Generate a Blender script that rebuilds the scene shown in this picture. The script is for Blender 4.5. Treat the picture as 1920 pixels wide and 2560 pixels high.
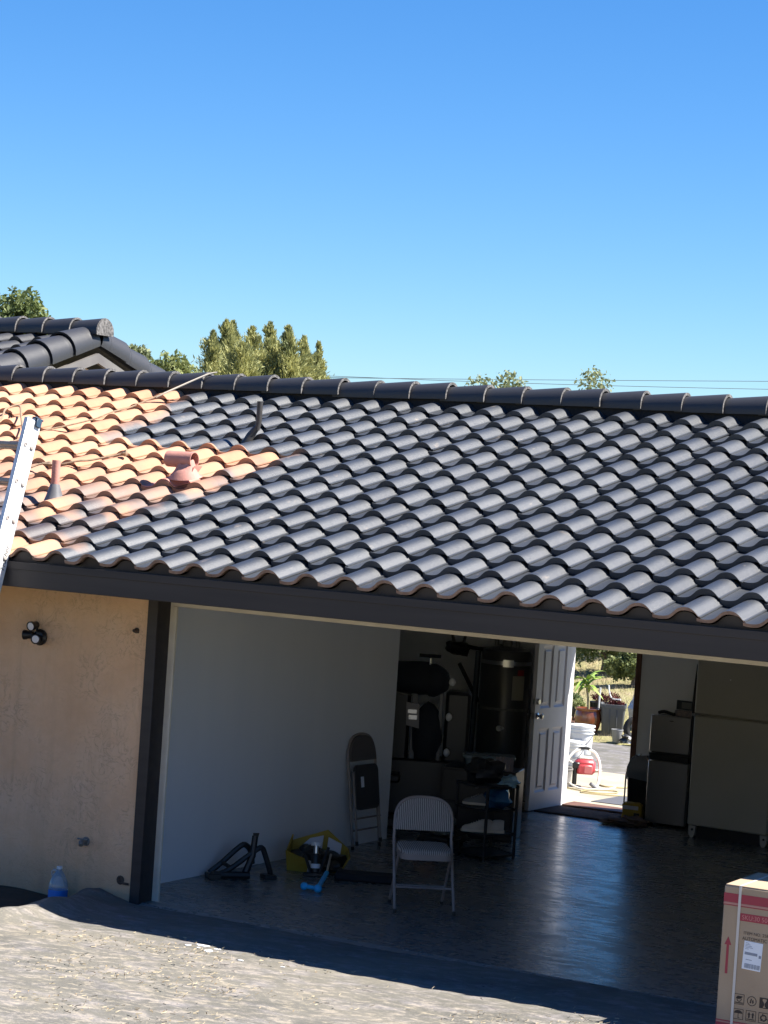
import bpy, math, random
import numpy as np
from mathutils import Vector, Matrix
random.seed(7); RS = np.random.RandomState(11)
for o in list(bpy.data.objects): bpy.data.objects.remove(o)
S = bpy.context.scene; COL = S.collection
PI = math.pi

# ------------------------------------------------------------------ camera
cd = bpy.data.cameras.new('camera'); cam = bpy.data.objects.new('camera', cd); COL.objects.link(cam)
yaw, pit, rol = -0.5162, -0.0114, 0.0667
fw = Vector((math.sin(yaw)*math.cos(pit), math.cos(yaw)*math.cos(pit), math.sin(pit)))
rt = Vector((math.cos(yaw), -math.sin(yaw), 0)); up = rt.cross(fw)
r2 = rt*math.cos(rol)+up*math.sin(rol); u2 = up*math.cos(rol)-rt*math.sin(rol)
cam.matrix_world = Matrix(((r2.x,u2.x,-fw.x,9.5919),(r2.y,u2.y,-fw.y,-13.9907),(r2.z,u2.z,-fw.z,3.1017),(0,0,0,1)))
cd.sensor_fit = 'VERTICAL'; cd.sensor_height = 36; cd.sensor_width = 27; cd.lens = 5884.74*36/2560
cd.clip_start = .1; cd.clip_end = 3000
S.camera = cam
S.render.resolution_x = 768; S.render.resolution_y = 1024

# ------------------------------------------------------------------ sky, sun, exposure
SUN = Vector((.75, .30, 1)).normalized()
w = bpy.data.worlds.new('World'); S.world = w; w.use_nodes = True
nt = w.node_tree; bg = nt.nodes['Background']
sky = nt.nodes.new('ShaderNodeTexSky'); sky.sky_type = 'NISHITA'; sky.sun_disc = False
sky.sun_elevation = math.asin(SUN.z); sky.sun_rotation = math.atan2(SUN.x, SUN.y)
sky.air_density = 1.0; sky.dust_density = 0.0; sky.ozone_density = 4.0; sky.altitude = 300
hs = nt.nodes.new('ShaderNodeHueSaturation'); hs.inputs['Saturation'].default_value = 1.28
nt.links.new(sky.outputs[0], hs.inputs['Color']); tint = nt.nodes.new('ShaderNodeMix'); tint.data_type = 'RGBA'; tint.blend_type = 'MULTIPLY'; tint.inputs[0].default_value = 1; tint.inputs[7].default_value = (.72, .89, 1.10, 1)
nt.links.new(hs.outputs[0], tint.inputs[6]); nt.links.new(tint.outputs[2], bg.inputs[0])
bg.inputs[1].default_value = .0545
sl = bpy.data.lights.new('sun', 'SUN'); sl.energy = 5.0; sl.angle = math.radians(.53); sl.color = (1, .95, .87)
so = bpy.data.objects.new('sun', sl); COL.objects.link(so)
so.rotation_euler = (-SUN).to_track_quat('-Z', 'Y').to_euler(); so.location = (20, 0, 30)
S.view_settings.view_transform = 'Standard'; S.view_settings.look = 'None'
S.view_settings.exposure = 1.5; S.view_settings.gamma = 1

# ------------------------------------------------------------------ materials
def mat(name, col, rough=.6, col2=None, scale=4, bump=0, bscale=60, metal=0, spec=.5, coat=0, trans=0, obj=False, detail=5, lo=.35, hi=.65, emit=None, stretch=None, alpha=1):
    m = bpy.data.materials.new(name); m.use_nodes = True
    n = m.node_tree; N = n.nodes; L = n.links; b = N['Principled BSDF']
    b.inputs['Base Color'].default_value = (*col, 1); b.inputs['Roughness'].default_value = rough
    b.inputs['Metallic'].default_value = metal; b.inputs['Specular IOR Level'].default_value = spec
    b.inputs['Coat Weight'].default_value = coat; b.inputs['Transmission Weight'].default_value = trans
    b.inputs['Alpha'].default_value = alpha
    if emit: b.inputs['Emission Color'].default_value = (*emit, 1); b.inputs['Emission Strength'].default_value = 1
    if col2 or bump:
        if obj: t = N.new('ShaderNodeTexCoord').outputs['Object']
        else: t = N.new('ShaderNodeNewGeometry').outputs['Position']
        if stretch:
            mp = N.new('ShaderNodeMapping'); mp.inputs['Scale'].default_value = stretch
            L.new(t, mp.inputs[0]); t = mp.outputs[0]
    if col2:
        no = N.new('ShaderNodeTexNoise'); no.inputs['Scale'].default_value = scale; no.inputs['Detail'].default_value = detail
        L.new(t, no.inputs['Vector'])
        r = N.new('ShaderNodeValToRGB'); r.color_ramp.elements[0].position = lo; r.color_ramp.elements[1].position = hi
        r.color_ramp.elements[0].color = (*col, 1); r.color_ramp.elements[1].color = (*col2, 1)
        L.new(no.outputs['Fac'], r.inputs[0]); L.new(r.outputs[0], b.inputs['Base Color'])
    if bump:
        nb = N.new('ShaderNodeTexNoise'); nb.inputs['Scale'].default_value = bscale; nb.inputs['Detail'].default_value = 6
        L.new(t, nb.inputs['Vector'])
        bp = N.new('ShaderNodeBump'); bp.inputs['Strength'].default_value = bump; bp.inputs['Distance'].default_value = .02
        L.new(nb.outputs['Fac'], bp.inputs['Height']); L.new(bp.outputs[0], b.inputs['Normal'])
    return m

class NB:                                            # small node-graph helper
    def __init__(s, name):
        s.m = bpy.data.materials.new(name); s.m.use_nodes = True; s.t = s.m.node_tree; s.b = s.t.nodes['Principled BSDF']
    def n(s, typ, **kw):
        x = s.t.nodes.new('ShaderNode'+typ)
        for k, v in kw.items(): setattr(x, k, v)
        return x
    def l(s, a, b): s.t.links.new(a, b)
    def math(s, op, a, b=None, c=None, clamp=False):
        x = s.n('Math', operation=op, use_clamp=clamp)
        for i, v in enumerate((a, b, c)):
            if v is None: continue
            if isinstance(v, (int, float)): x.inputs[i].default_value = v
            else: s.l(v, x.inputs[i])
        return x.outputs[0]
    def noise(s, vec, scale, detail=4, rough=.5, dist=0):
        x = s.n('TexNoise'); x.inputs['Scale'].default_value = scale; x.inputs['Detail'].default_value = detail
        x.inputs['Roughness'].default_value = rough; x.inputs['Distortion'].default_value = dist
        s.l(vec, x.inputs['Vector']); return x.outputs['Fac']
    def mapping(s, vec, scale=(1,1,1), rot=(0,0,0)):
        x = s.n('Mapping'); x.inputs['Scale'].default_value = scale; x.inputs['Rotation'].default_value = rot; s.l(vec, x.inputs[0]); return x.outputs[0]
    def ramp(s, fac, stops):
        x = s.n('ValToRGB'); e = x.color_ramp.elements
        while len(e) < len(stops): e.new(.5)
        for i, (p, c) in enumerate(stops):
            e[i].position = p; e[i].color = (*c, 1) if not isinstance(c, (int, float)) else (c, c, c, 1)
        s.l(fac, x.inputs[0]); return x.outputs[0]
    def mix(s, fac, a, b, mode='MIX'):
        x = s.n('Mix', data_type='RGBA', blend_type=mode)
        for i, v in ((0, fac), (6, a), (7, b)):
            if isinstance(v, (int, float)): x.inputs[i].default_value = v
            elif isinstance(v, tuple): x.inputs[i].default_value = (*v, 1)
            else: s.l(v, x.inputs[i])
        return x.outputs[2]
    def bump(s, h, strength, dist=.02):
        x = s.n('Bump'); x.inputs['Strength'].default_value = strength; x.inputs['Distance'].default_value = dist
        s.l(h, x.inputs['Height']); s.l(x.outputs[0], s.b.inputs['Normal'])

# ------------------------------------------------------------------ mesh builder
class MB:
    def __init__(s): s.v = []; s.f = []; s.mi = []; s.cur = 0
    def add(s, v, f):
        b = len(s.v); s.v += [tuple(x) for x in v]; s.f += [[b+i for i in q] for q in f]; s.mi += [s.cur]*len(f); return s
    def box(s, x0, x1, y0, y1, z0, z1, bev=0, M=None):
        if x0 > x1: x0, x1 = x1, x0
        if y0 > y1: y0, y1 = y1, y0
        if z0 > z1: z0, z1 = z1, z0
        if bev <= 0:
            v = [(x0,y0,z0),(x1,y0,z0),(x1,y1,z0),(x0,y1,z0),(x0,y0,z1),(x1,y0,z1),(x1,y1,z1),(x0,y1,z1)]
            f = [(0,3,2,1),(4,5,6,7),(0,1,5,4),(1,2,6,5),(2,3,7,6),(3,0,4,7)]
        else:
            v = []; idx = {}
            for i in (0,1):
                for j in (0,1):
                    for k in (0,1):
                        c = ((x0,x1)[i], (y0,y1)[j], (z0,z1)[k]); sg = (1-2*i, 1-2*j, 1-2*k)
                        for a in range(3):
                            p = [c[q] + (sg[q]*bev if q != a else 0) for q in range(3)]
                            idx[i,j,k,a] = len(v); v.append(p)
            f = []
            Q = lambda l: [idx[q] for q in l]
            for i in (0,1):
                l = Q([(i,0,0,0),(i,1,0,0),(i,1,1,0),(i,0,1,0)]); f.append(l if i else l[::-1])
                l = Q([(0,i,0,1),(0,i,1,1),(1,i,1,1),(1,i,0,1)]); f.append(l if i else l[::-1])
                l = Q([(0,0,i,2),(1,0,i,2),(1,1,i,2),(0,1,i,2)]); f.append(l if i else l[::-1])
            for a in range(3):
                b_, c_ = [q for q in range(3) if q != a]
                for i in (0,1):
                    for j in (0,1):
                        def key(k, ax):
                            t = [0,0,0]; t[a] = k; t[b_] = i; t[c_] = j; return (*t, ax)
                        l = Q([key(0,b_), key(1,b_), key(1,c_), key(0,c_)])
                        f.append(l)
            for i in (0,1):
                for j in (0,1):
                    for k in (0,1): f.append(Q([(i,j,k,0),(i,j,k,1),(i,j,k,2)]))
            # orient outward
            cx, cy, cz = (x0+x1)/2, (y0+y1)/2, (z0+z1)/2
            g = []
            for q in f:
                a_, b2, c2 = [Vector(v[i]) for i in q[:3]]
                nn = (b2-a_).cross(c2-a_); mid = sum((Vector(v[i]) for i in q), Vector())/len(q) - Vector((cx,cy,cz))
                g.append(q if nn.dot(mid) > 0 else q[::-1])
            f = g
        if M is not None: v = [M @ Vector(p) for p in v]
        return s.add(v, f)
    def rings(s, R, close=True, cap0=True, cap1=True):
        n = len(R[0]); v = [p for r in R for p in r]; f = []
        for i in range(len(R)-1):
            for j in range(n if close else n-1):
                k = (j+1) % n
                f.append((i*n+j, i*n+k, (i+1)*n+k, (i+1)*n+j))
        if cap0 and close: f.append(tuple(range(n))[::-1])
        if cap1 and close: f.append(tuple((len(R)-1)*n+j for j in range(n)))
        return s.add(v, f)
    def tube(s, pts, r, n=8, cap=True):
        pts = [Vector(p) for p in pts]; R = []
        rr = r if isinstance(r, (list, tuple)) else [r]*len(pts)
        T = []
        for i in range(len(pts)):
            a = pts[max(0,i-1)]; b = pts[min(len(pts)-1,i+1)]; T.append((b-a).normalized())
        ref = Vector((0,0,1)) if abs(T[0].z) < .9 else Vector((1,0,0))
        nx = T[0].cross(ref).normalized()
        for i, p in enumerate(pts):
            nx = (nx - T[i]*nx.dot(T[i])).normalized(); ny = T[i].cross(nx)
            R.append([p + (nx*math.cos(2*PI*j/n) + ny*math.sin(2*PI*j/n))*rr[i] for j in range(n)])
        return s.rings(R, True, cap, cap)
    def lathe(s, prof, n=20, c=(0,0,0), M=None, cap0=True, cap1=True):
        R = [[Vector((r*math.cos(2*PI*j/n), r*math.sin(2*PI*j/n), z)) for j in range(n)] for r, z in prof]
        if M is not None: R = [[M @ p for p in q] for q in R]
        R = [[p + Vector(c) for p in q] for q in R]
        return s.rings(R, True, cap0, cap1)
    def prism(s, poly, axis, a0, a1):
        n = len(poly)
        def P(p, a):
            return {'x': (a, p[0], p[1]), 'y': (p[0], a, p[1]), 'z': (p[0], p[1], a)}[axis]
        v = [P(p, a0) for p in poly] + [P(p, a1) for p in poly]
        f = [tuple(range(n))[::-1], tuple(range(n, 2*n))] + [(i, (i+1) % n, n+(i+1) % n, n+i) for i in range(n)]
        ar = sum(poly[i][0]*poly[(i+1)%n][1]-poly[(i+1)%n][0]*poly[i][1] for i in range(n))
        sgn = ar*(a1-a0)*(-1 if axis == 'y' else 1)
        if sgn < 0: f = [q[::-1] for q in f]
        return s.add(v, f)
    def blob(s, c, r, seed=0, amp=.15, nu=14, nv=9, freq=2.2):
        rs = np.random.RandomState(seed); ph = rs.rand(6)*6
        R = []
        for i in range(nv+1):
            th = PI*(i+.02)/(nv+.04); ring = []
            for j in range(nu):
                a = 2*PI*j/nu
                d = Vector((math.sin(th)*math.cos(a), math.sin(th)*math.sin(a), -math.cos(th)))
                k = 1 + amp*(math.sin(freq*2*d.x+ph[0])*math.cos(freq*1.7*d.y+ph[1]) + .6*math.sin(freq*3*d.z+ph[2]+2*d.x) + .4*math.sin(5*a+ph[3]+3*d.z)*math.sin(th))
                ring.append(Vector((c[0]+d.x*r[0]*k, c[1]+d.y*r[1]*k, c[2]+d.z*r[2]*k)))
            R.append(ring)
        return s.rings(R)
    def mesh(s, name, mats, smooth=True, angle=38):
        me = bpy.data.meshes.new(name); me.from_pydata([tuple(p) for p in s.v], [], s.f)
        for m in (mats if isinstance(mats, (list, tuple)) else [mats]): me.materials.append(m)
        if any(s.mi): me.polygons.foreach_set('material_index', s.mi)
        if smooth:
            me.polygons.foreach_set('use_smooth', [True]*len(me.polygons)); me.set_sharp_from_angle(angle=math.radians(angle))
        me.update(); return me

def link(name, data, parent=None):
    o = bpy.data.objects.new(name, data); COL.objects.link(o)
    if parent is not None: o.parent = parent
    return o
def part(name, mb, m, parent, label=None, smooth=True, angle=38):
    o = link(name, mb.mesh(name, m, smooth, angle), parent)
    if label: o['label'] = label
    return o
def tag(o, label=None, cat=None, group=None, kind=None):
    if label: o['label'] = label
    if cat: o['category'] = cat
    if group: o['group'] = group
    if kind: o['kind'] = kind
    return o
def thing(name, label, cat, loc=(0,0,0), rz=0, group=None):
    o = link(name, None); o.location = loc; o.rotation_euler = (0,0,rz); o.empty_display_size = .1
    return tag(o, label, cat, group)
def one(name, mb, m, label, cat, loc=(0,0,0), rz=0, group=None, kind=None, smooth=True, angle=38):
    o = part(name, mb, m, None, None, smooth, angle); o.location = loc; o.rotation_euler = (0,0,rz)
    return tag(o, label, cat, group, kind)
def text_mesh(txt, size, m, name, align='LEFT', shear=0, stretch=1):
    cu = bpy.data.curves.new(name, 'FONT'); cu.body = txt; cu.size = size; cu.align_x = align; cu.shear = shear
    o = bpy.data.objects.new(name, cu); COL.objects.link(o)
    me = bpy.data.meshes.new_from_object(o.evaluated_get(bpy.context.evaluated_depsgraph_get()))
    bpy.data.objects.remove(o); bpy.data.curves.remove(cu)
    me.materials.clear(); me.materials.append(m); me.name = name
    for v in me.vertices: v.co.x *= stretch
    return me
def rot(ax, a): return Matrix.Rotation(a, 4, ax)
def tr(x, y, z): return Matrix.Translation((x, y, z))

# ------------------------------------------------------------------ house materials
PITCH = .3071; CP, SP = math.cos(PITCH), math.sin(PITCH)
EY, EZ, EXP_, TW, X0 = -.9731, 2.4987, .35, .2917, 2.8301
BY, BZ = EY + .098*SP, EZ - .098*CP

def m_tile():
    g = NB('roof_tile_paint'); g.b.inputs['Specular IOR Level'].default_value = .9
    P = g.n('NewGeometry').outputs['Position']; sp = g.n('SeparateXYZ'); g.l(P, sp.inputs[0])
    x, y, z = sp.outputs
    t = g.math('ADD', g.math('MULTIPLY', g.math('SUBTRACT', y, EY), CP), g.math('MULTIPLY', g.math('SUBTRACT', z, EZ), SP))
    fc = g.n('FloatCurve'); g.l(g.math('DIVIDE', t, 4.8, clamp=True), fc.inputs['Value'])
    c = fc.mapping.curves[0]
    pts = [(0,-.62),(.12,-.45),(.79,-.5),(1.36,-.42),(1.93,-.36),(2.29,-.28),(2.6,-.16),(2.78,-.16),(2.86,-2.1),(3.16,-2.15),(3.5,-2.05),(3.95,-2.22),(4.8,-2.3)]
    c.points[0].location = (0, (pts[0][1]+3)/4); c.points[1].location = (1, (pts[-1][1]+3)/4)
    for a, b in pts[1:-1]: c.points.new(a/4.8, (b+3)/4)
    for p_ in c.points: p_.handle_type = 'VECTOR'
    fc.mapping.update()
    sb = g.math('SUBTRACT', g.math('MULTIPLY', fc.outputs[0], 4), 3)
    n1 = g.noise(P, 3.2, 3, .5)
    d = g.math('ADD', g.math('SUBTRACT', x, sb), g.math('MULTIPLY', g.math('SUBTRACT', n1, .5), .55))
    orange = g.math('SUBTRACT', .5, g.math('MULTIPLY', d, 4.5), clamp=True)
    # spray fade below the ridge and patchy spray near the eave
    fade = g.n('MapRange'); fade.inputs[1].default_value = 4.42; fade.inputs[2].default_value = 4.78; g.l(g.math('ADD', t, g.math('MULTIPLY', g.math('SUBTRACT', n1, .5), .35)), fade.inputs[0])
    n2 = g.noise(P, 2.1, 2, .4)
    low = g.n('MapRange'); low.inputs[1].default_value = 2.3; low.inputs[2].default_value = 1.1; g.l(t, low.inputs[0])
    left = g.n('MapRange'); left.inputs[1].default_value = -.55; left.inputs[2].default_value = -.95; g.l(x, left.inputs[0])
    patch = g.math('MULTIPLY', low.outputs[0], g.math('MULTIPLY', g.math('SUBTRACT', n2, .34), 5, clamp=True))
    patch = g.math('MULTIPLY', patch, g.math('GREATER_THAN', t, .33))
    orange = g.math('MULTIPLY', orange, g.math('SUBTRACT', 1, g.math('MULTIPLY', fade.outputs[0], .8)))
    orange = g.math('MULTIPLY', orange, g.math('SUBTRACT', 1, g.math('MULTIPLY', patch, .92)))
    oi = g.n('ObjectInfo').outputs['Random']
    terra = g.mix(g.noise(P, 7, 5, .6), (.49, .262, .16), (.31, .155, .098))
    terra = g.mix(g.math('MULTIPLY', oi, .5), terra, (.55, .34, .225))
    fine = g.noise(P, 260, 3, .7)
    black = g.mix(g.math('ADD', g.math('MULTIPLY', fine, .6), g.math('MULTIPLY', oi, .5)), (.010, .0125, .0185), (.036, .043, .054))
    dust = g.math('MULTIPLY', g.math('SUBTRACT', g.math('ADD', g.noise(P, 2.6, 5, .65), g.math('MULTIPLY', oi, .18)), .52), 2.6, clamp=True)
    black = g.mix(g.math('MULTIPLY', dust, .28), black, (.085, .083, .080))
    scuff = g.math('MULTIPLY', g.math('SUBTRACT', g.noise(g.mapping(P, (5, 1.2, 1)), 3.3, 5, .65), .635), 8, clamp=True)
    black = g.mix(g.math('MULTIPLY', scuff, .45), black, (.30, .24, .18))
    col = g.mix(orange, black, terra)
    g.l(g.math('SUBTRACT', 1, g.math('MULTIPLY', orange, .85)), g.b.inputs['Specular IOR Level'])
    g.l(col, g.b.inputs['Base Color'])
    g.l(g.math('ADD', g.math('MULTIPLY', orange, .35), g.math('ADD', .38, g.math('MULTIPLY', fine, .15))), g.b.inputs['Roughness'])
    g.bump(g.math('ADD', g.noise(P, 320, 3, .7), g.math('MULTIPLY', g.noise(P, 25, 3), .7)), .28, .004)
    return g.m
M_TILE = m_tile()
def m_cap():
    g = NB('ridge_cap_paint'); P = g.n('NewGeometry').outputs['Position']
    f = g.noise(P, 240, 3, .7)
    g.l(g.mix(f, (.018, .019, .023), (.045, .045, .05)), g.b.inputs['Base Color']); g.b.inputs['Roughness'].default_value = .5
    g.bump(g.math('ADD', f, g.noise(P, 20, 3)), .3, .004); return g.m
M_CAP = m_cap()
M_CAPRIM = mat('cap_mortar', (.05,.048,.047), .9, (.19,.18,.175), 40, .4, 80)
M_BRICKRIM = mat('raw_tile_edge', (.20,.125,.09), .85, (.30,.20,.15), 18, .3, 120)
M_MORTAR = mat('black_mortar', (.010,.010,.012), .85, bump=.5, bscale=40)
M_BROWN = mat('dark_brown_trim_paint', (.022,.018,.018), .55, (.033,.027,.026), 2.2, stretch=(.35,6,6))
M_BROWN2 = mat('darker_brown_paint', (.022,.018,.018), .55)
def m_stucco():
    g = NB('tan_stucco'); P = g.n('NewGeometry').outputs['Position']; g.b.inputs['Roughness'].default_value = .9
    g.b.inputs['Specular IOR Level'].default_value = .2
    sp = g.n('SeparateXYZ'); g.l(P, sp.inputs[0])
    big = g.noise(P, 1.6, 4, .6); med = g.noise(P, 9, 5, .65, 1.2)
    col = g.ramp(big, [(.3, (.70,.425,.245)), (.5, (.78,.51,.315)), (.7, (.78,.55,.37))])
    col = g.mix(g.math('MULTIPLY', g.math('SUBTRACT', med, .45), 1.6, clamp=True), col, (.68,.435,.255))
    streak = g.noise(g.mapping(P, (9, 9, .7)), 1.0, 4, .6)
    col = g.mix(g.math('MULTIPLY', g.math('SUBTRACT', streak, .52), 2.4, clamp=True), col, (.60,.39,.235))
    # trowel creases
    cr = g.noise(P, 6.5, 4, .55, 2.2)
    line = g.math('SUBTRACT', 1, g.math('MULTIPLY', g.math('ABSOLUTE', g.math('SUBTRACT', cr, .5)), 34), clamp=True)
    gate = g.math('MULTIPLY', g.math('SUBTRACT', g.noise(P, 3.2, 3), .44), 6, clamp=True)
    line = g.math('MULTIPLY', line, g.math('MULTIPLY', gate, .75))
    col = g.mix(g.math('MULTIPLY', line, .42), col, (.26,.15,.08))
    dirt = g.n('MapRange'); dirt.inputs[1].default_value = .42; dirt.inputs[2].default_value = -.1; g.l(g.math('ADD', sp.outputs[2], g.math('MULTIPLY', med, .25)), dirt.inputs[0])
    col = g.mix(g.math('MULTIPLY', dirt.outputs[0], .6), col, (.26,.17,.10))
    g.l(col, g.b.inputs['Base Color'])
    h = g.math('SUBTRACT', g.math('ADD', g.math('MULTIPLY', g.noise(P, 14, 5, .6, 1.0), 1.0), g.math('MULTIPLY', g.noise(P, 110, 4, .7), .45)), g.math('MULTIPLY', line, .35))
    g.bump(h, .55, .02); return g.m
M_STUCCO = m_stucco()
M_DRY = mat('white_drywall', (.77,.80,.83), .8, (.82,.84,.86), 1.1, stretch=(1,1.6,.35))
M_TRIMW = mat('cream_trim_paint', (.70,.64,.52), .5, (.60,.54,.44), 5, .05)
M_DOORW = mat('white_door_paint', (.70,.69,.72), .45, (.62,.61,.64), 3)
M_STEEL = mat('brushed_metal', (.55,.55,.55), .28, metal=1)
M_JAMB = mat('red_brown_jamb', (.10,.045,.028), .6, (.16,.08,.05), 6)
M_DARKWOOD = mat('rough_deck', (.03,.028,.026), .9)
def m_slab():
    g = NB('garage_floor_paint'); P = g.n('NewGeometry').outputs['Position']
    a = g.noise(P, 2.2, 6, .62); b = g.noise(g.mapping(P, (1.6, 3.4, 1)), 3.5, 3, .6)
    g.l(g.mix(a, (.125,.127,.129), (.185,.184,.178)), g.b.inputs['Base Color'])
    g.l(g.math('ADD', .12, g.math('MULTIPLY', g.math('MULTIPLY', a, b), .62)), g.b.inputs['Roughness'])
    g.bump(g.math('ADD', b, g.math('MULTIPLY', g.noise(P, 30, 3), .15)), .065, .02); g.b.inputs['Specular IOR Level'].default_value = .8; return g.m
M_SLAB = m_slab()

# ------------------------------------------------------------------ ground
def ground_z(x, y):
    x = np.asarray(x, float); y = np.asarray(y, float)
    z = -.012 + .107*np.clip(-y-.15, 0, 16) + .18*np.clip(-y-17, 0, 60)
    z = z + .006*np.sin(x*2.1+.7*y) + .004*np.sin(y*3.1-x*1.3) + 0.0035*np.sin(x*13+3*np.sin(y*7))*np.sin(y*11+2*np.sin(x*5)) + .012*np.exp(-((y+.55)/.25)**2)*np.clip((1.2-x)/1.4, 0, 1)
    xb = -.45 - .38*np.clip(y, -1.85, 0) + .02*np.sin(5*y)
    crest = .075*np.clip((y+4.5)/3, 0, 1)*np.clip((-y-.25)/.5, .35, 1)
    berm = crest*np.exp(-((x-xb)/.15)**2)*(1+.15*np.sin(9*y+x*5))
    left = np.clip((xb-.1-x)/.22, 0, 1)
    lw = left*np.clip((y+6)/2.5, 0, 1)
    z = (z + berm)*(1-lw) + lw*(-.05+.012*np.sin(9*x+5*y)+.01*np.sin(14*y-6*x))
    # lump of old asphalt against the wall
    z = z + .055*np.exp(-((x+.36)/.17)**2-((y+.26)/.18)**2)*(1+.2*np.sin(31*x+13*y)*np.sin(27*y-9*x))
    return z
def terr_z(x, y):
    x = np.asarray(x, float); y = np.asarray(y, float)
    zb = -.10 + np.clip((y-14.6)*.12, 0, .85) * (y > 8)
    zb = zb + .05*np.sin(x*1.3)*np.clip((y-15)/3, 0, 1) + .04*np.sin(y*2.2+x)*np.clip((y-15)/3, 0, 1)
    return zb
def sheet(xs, ys, fz):
    Xg, Yg = np.meshgrid(xs, ys); Z = fz(Xg, Yg); nx, ny = len(xs), len(ys)
    v = np.stack([Xg, Yg, Z], -1).reshape(-1, 3)
    i = np.arange(ny-1)[:, None]*nx + np.arange(nx-1)[None]
    f = np.stack([i, i+1, i+nx+1, i+nx], -1).reshape(-1, 4)
    me = bpy.data.meshes.new('sheet'); me.from_pydata(v.tolist(), [], f.tolist())
    me.polygons.foreach_set('use_smooth', [True]*len(f)); return me
def m_asphalt(bed=True):
    g = NB('weathered_asphalt'); P = g.n('NewGeometry').outputs['Position']; g.b.inputs['Roughness'].default_value = .88
    g.b.inputs['Specular IOR Level'].default_value = .3
    sp = g.n('SeparateXYZ'); g.l(P, sp.inputs[0])
    a = g.noise(P, 1.1, 6, .62); b = g.noise(P, 5.5, 8, .78)
    grit = g.noise(P, 150, 3, .8)
    col = g.ramp(a, [(.3, (.092,.089,.080)), (.5, (.137,.13,.112)), (.7, (.185,.169,.138))])
    col = g.mix(g.math('MULTIPLY', g.math('SUBTRACT', b, .48), 3.0, clamp=True), col, (.31,.285,.317))
    st = g.math('MULTIPLY', g.math('SUBTRACT', g.noise(P, 11, 8, .8), .50), 5, clamp=True)
    zone = g.n('MapRange'); zone.inputs[1].default_value = -1.2; zone.inputs[2].default_value = -2.6; g.l(sp.outputs[1], zone.inputs[0])
    col = g.mix(g.math('MULTIPLY', st, g.math('MULTIPLY', zone.outputs[0], .8)), col, (.46,.385,.265))
    col = g.mix(g.math('MULTIPLY', grit, .5), col, (.10,.10,.10), 'MULTIPLY') if False else g.mix(g.math('MULTIPLY', g.math('SUBTRACT', grit, .55), 2.2, clamp=True), col, (.10,.10,.10))
    dk = g.math('MULTIPLY', g.math('SUBTRACT', g.noise(P, 21, 7, .8), .54), 5, clamp=True)
    col = g.mix(g.math('MULTIPLY', dk, .38), col, (.07,.067,.064))
    fl = g.math('MULTIPLY', g.math('SUBTRACT', g.noise(P, 48, 4, .8), .56), 9, clamp=True)
    col = g.mix(g.math('MULTIPLY', fl, g.math('ADD', .08, g.math('MULTIPLY', zone.outputs[0], .34))), col, (.43,.37,.26))
    # cracks
    vo = g.n('TexVoronoi', feature='DISTANCE_TO_EDGE'); vo.inputs['Scale'].default_value = .75
    wv = g.n('VectorMath', operation='ADD'); g.l(P, wv.inputs[0])
    nz = g.n('TexNoise'); nz.inputs['Scale'].default_value = 3; g.l(P, nz.inputs['Vector'])
    sc = g.n('VectorMath', operation='SCALE'); sc.inputs['Scale'].default_value = .5; g.l(nz.outputs['Color'], sc.inputs[0]); g.l(sc.outputs[0], wv.inputs[1]); g.l(wv.outputs[0], vo.inputs['Vector'])
    ck = g.math('MULTIPLY', g.math('LESS_THAN', vo.outputs['Distance'], .005), g.math('GREATER_THAN', b, .56))
    col = g.mix(g.math('MULTIPLY', ck, .85), col, (.05,.045,.04))
    if bed:
        bd = g.n('MapRange'); bd.inputs[1].default_value = -.55; bd.inputs[2].default_value = -.66
        g.l(g.math('ADD', sp.outputs[0], g.math('MULTIPLY', g.math('MAXIMUM', sp.outputs[1], -1.85), .38)), bd.inputs[0])
        soil = g.mix(g.noise(P, 20, 5, .7), (.035,.026,.02), (.10,.075,.05))
        col = g.mix(bd.outputs[0], col, soil)
    g.l(col, g.b.inputs['Base Color'])
    g.bump(g.math('ADD', g.math('MULTIPLY', grit, .5), g.math('ADD', b, g.math('MULTIPLY', ck, -1.5))), .55, .015)
    return g.m
M_ASPH = m_asphalt()
xs = np.concatenate([np.linspace(-13,-3.2,12), np.arange(-3,6.6,.035), np.linspace(6.8,15,10)])
ys = np.concatenate([np.linspace(-17,-5.2,14), np.arange(-5,-.09,.035)])
dr = link('driveway', sheet(xs, ys, ground_z)); dr.data.materials.append(M_ASPH); tag(dr, kind='structure')

def m_dry():
    g = NB('dry_hillside'); P = g.n('NewGeometry').outputs['Position']; g.b.inputs['Roughness'].default_value = .95
    a = g.noise(P, 1.6, 6, .7); b = g.noise(P, 14, 5, .75)
    col = g.ramp(a, [(.3, (.14,.10,.05)), (.48, (.32,.317,.125)), (.7, (.42,.32,.18))])
    g.l(g.mix(g.math('MULTIPLY', b, .6), col, (.20,.15,.08)), g.b.inputs['Base Color']); g.bump(b, .8, .06); return g.m
M_DIRT = m_dry()
xs = np.concatenate([np.linspace(-900,-30,12), np.arange(-28,24,.5), np.linspace(26,900,12)])
ys = np.concatenate([[-900,-500,-250,-140,-100], np.arange(-80,-16,2.), [-16,-12,-8,-4,-1,0,4,8], np.arange(9,42,.5), np.linspace(44,900,12)])
def terr2(x, y):
    z = terr_z(x, y); f = -.05 + .107*np.clip(-y-.15, 0, 16) + .18*np.clip(-y-17, 0, 60) + .25*np.sin(x*.21+y*.13)*np.clip((-y-18)/20, 0, 1)  # rise beyond the driveway is unseen, added to bounce warm light at the house
    f = f - np.where((x > -14) & (x < 16) & (y > -17.5), .35, 0)
    return np.where(y < -.5, f, np.where(y < 8.5, -.35, z))
te = link('terrain', sheet(xs, ys, terr2)); te.data.materials.append(M_DIRT); tag(te, kind='structure')

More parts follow.
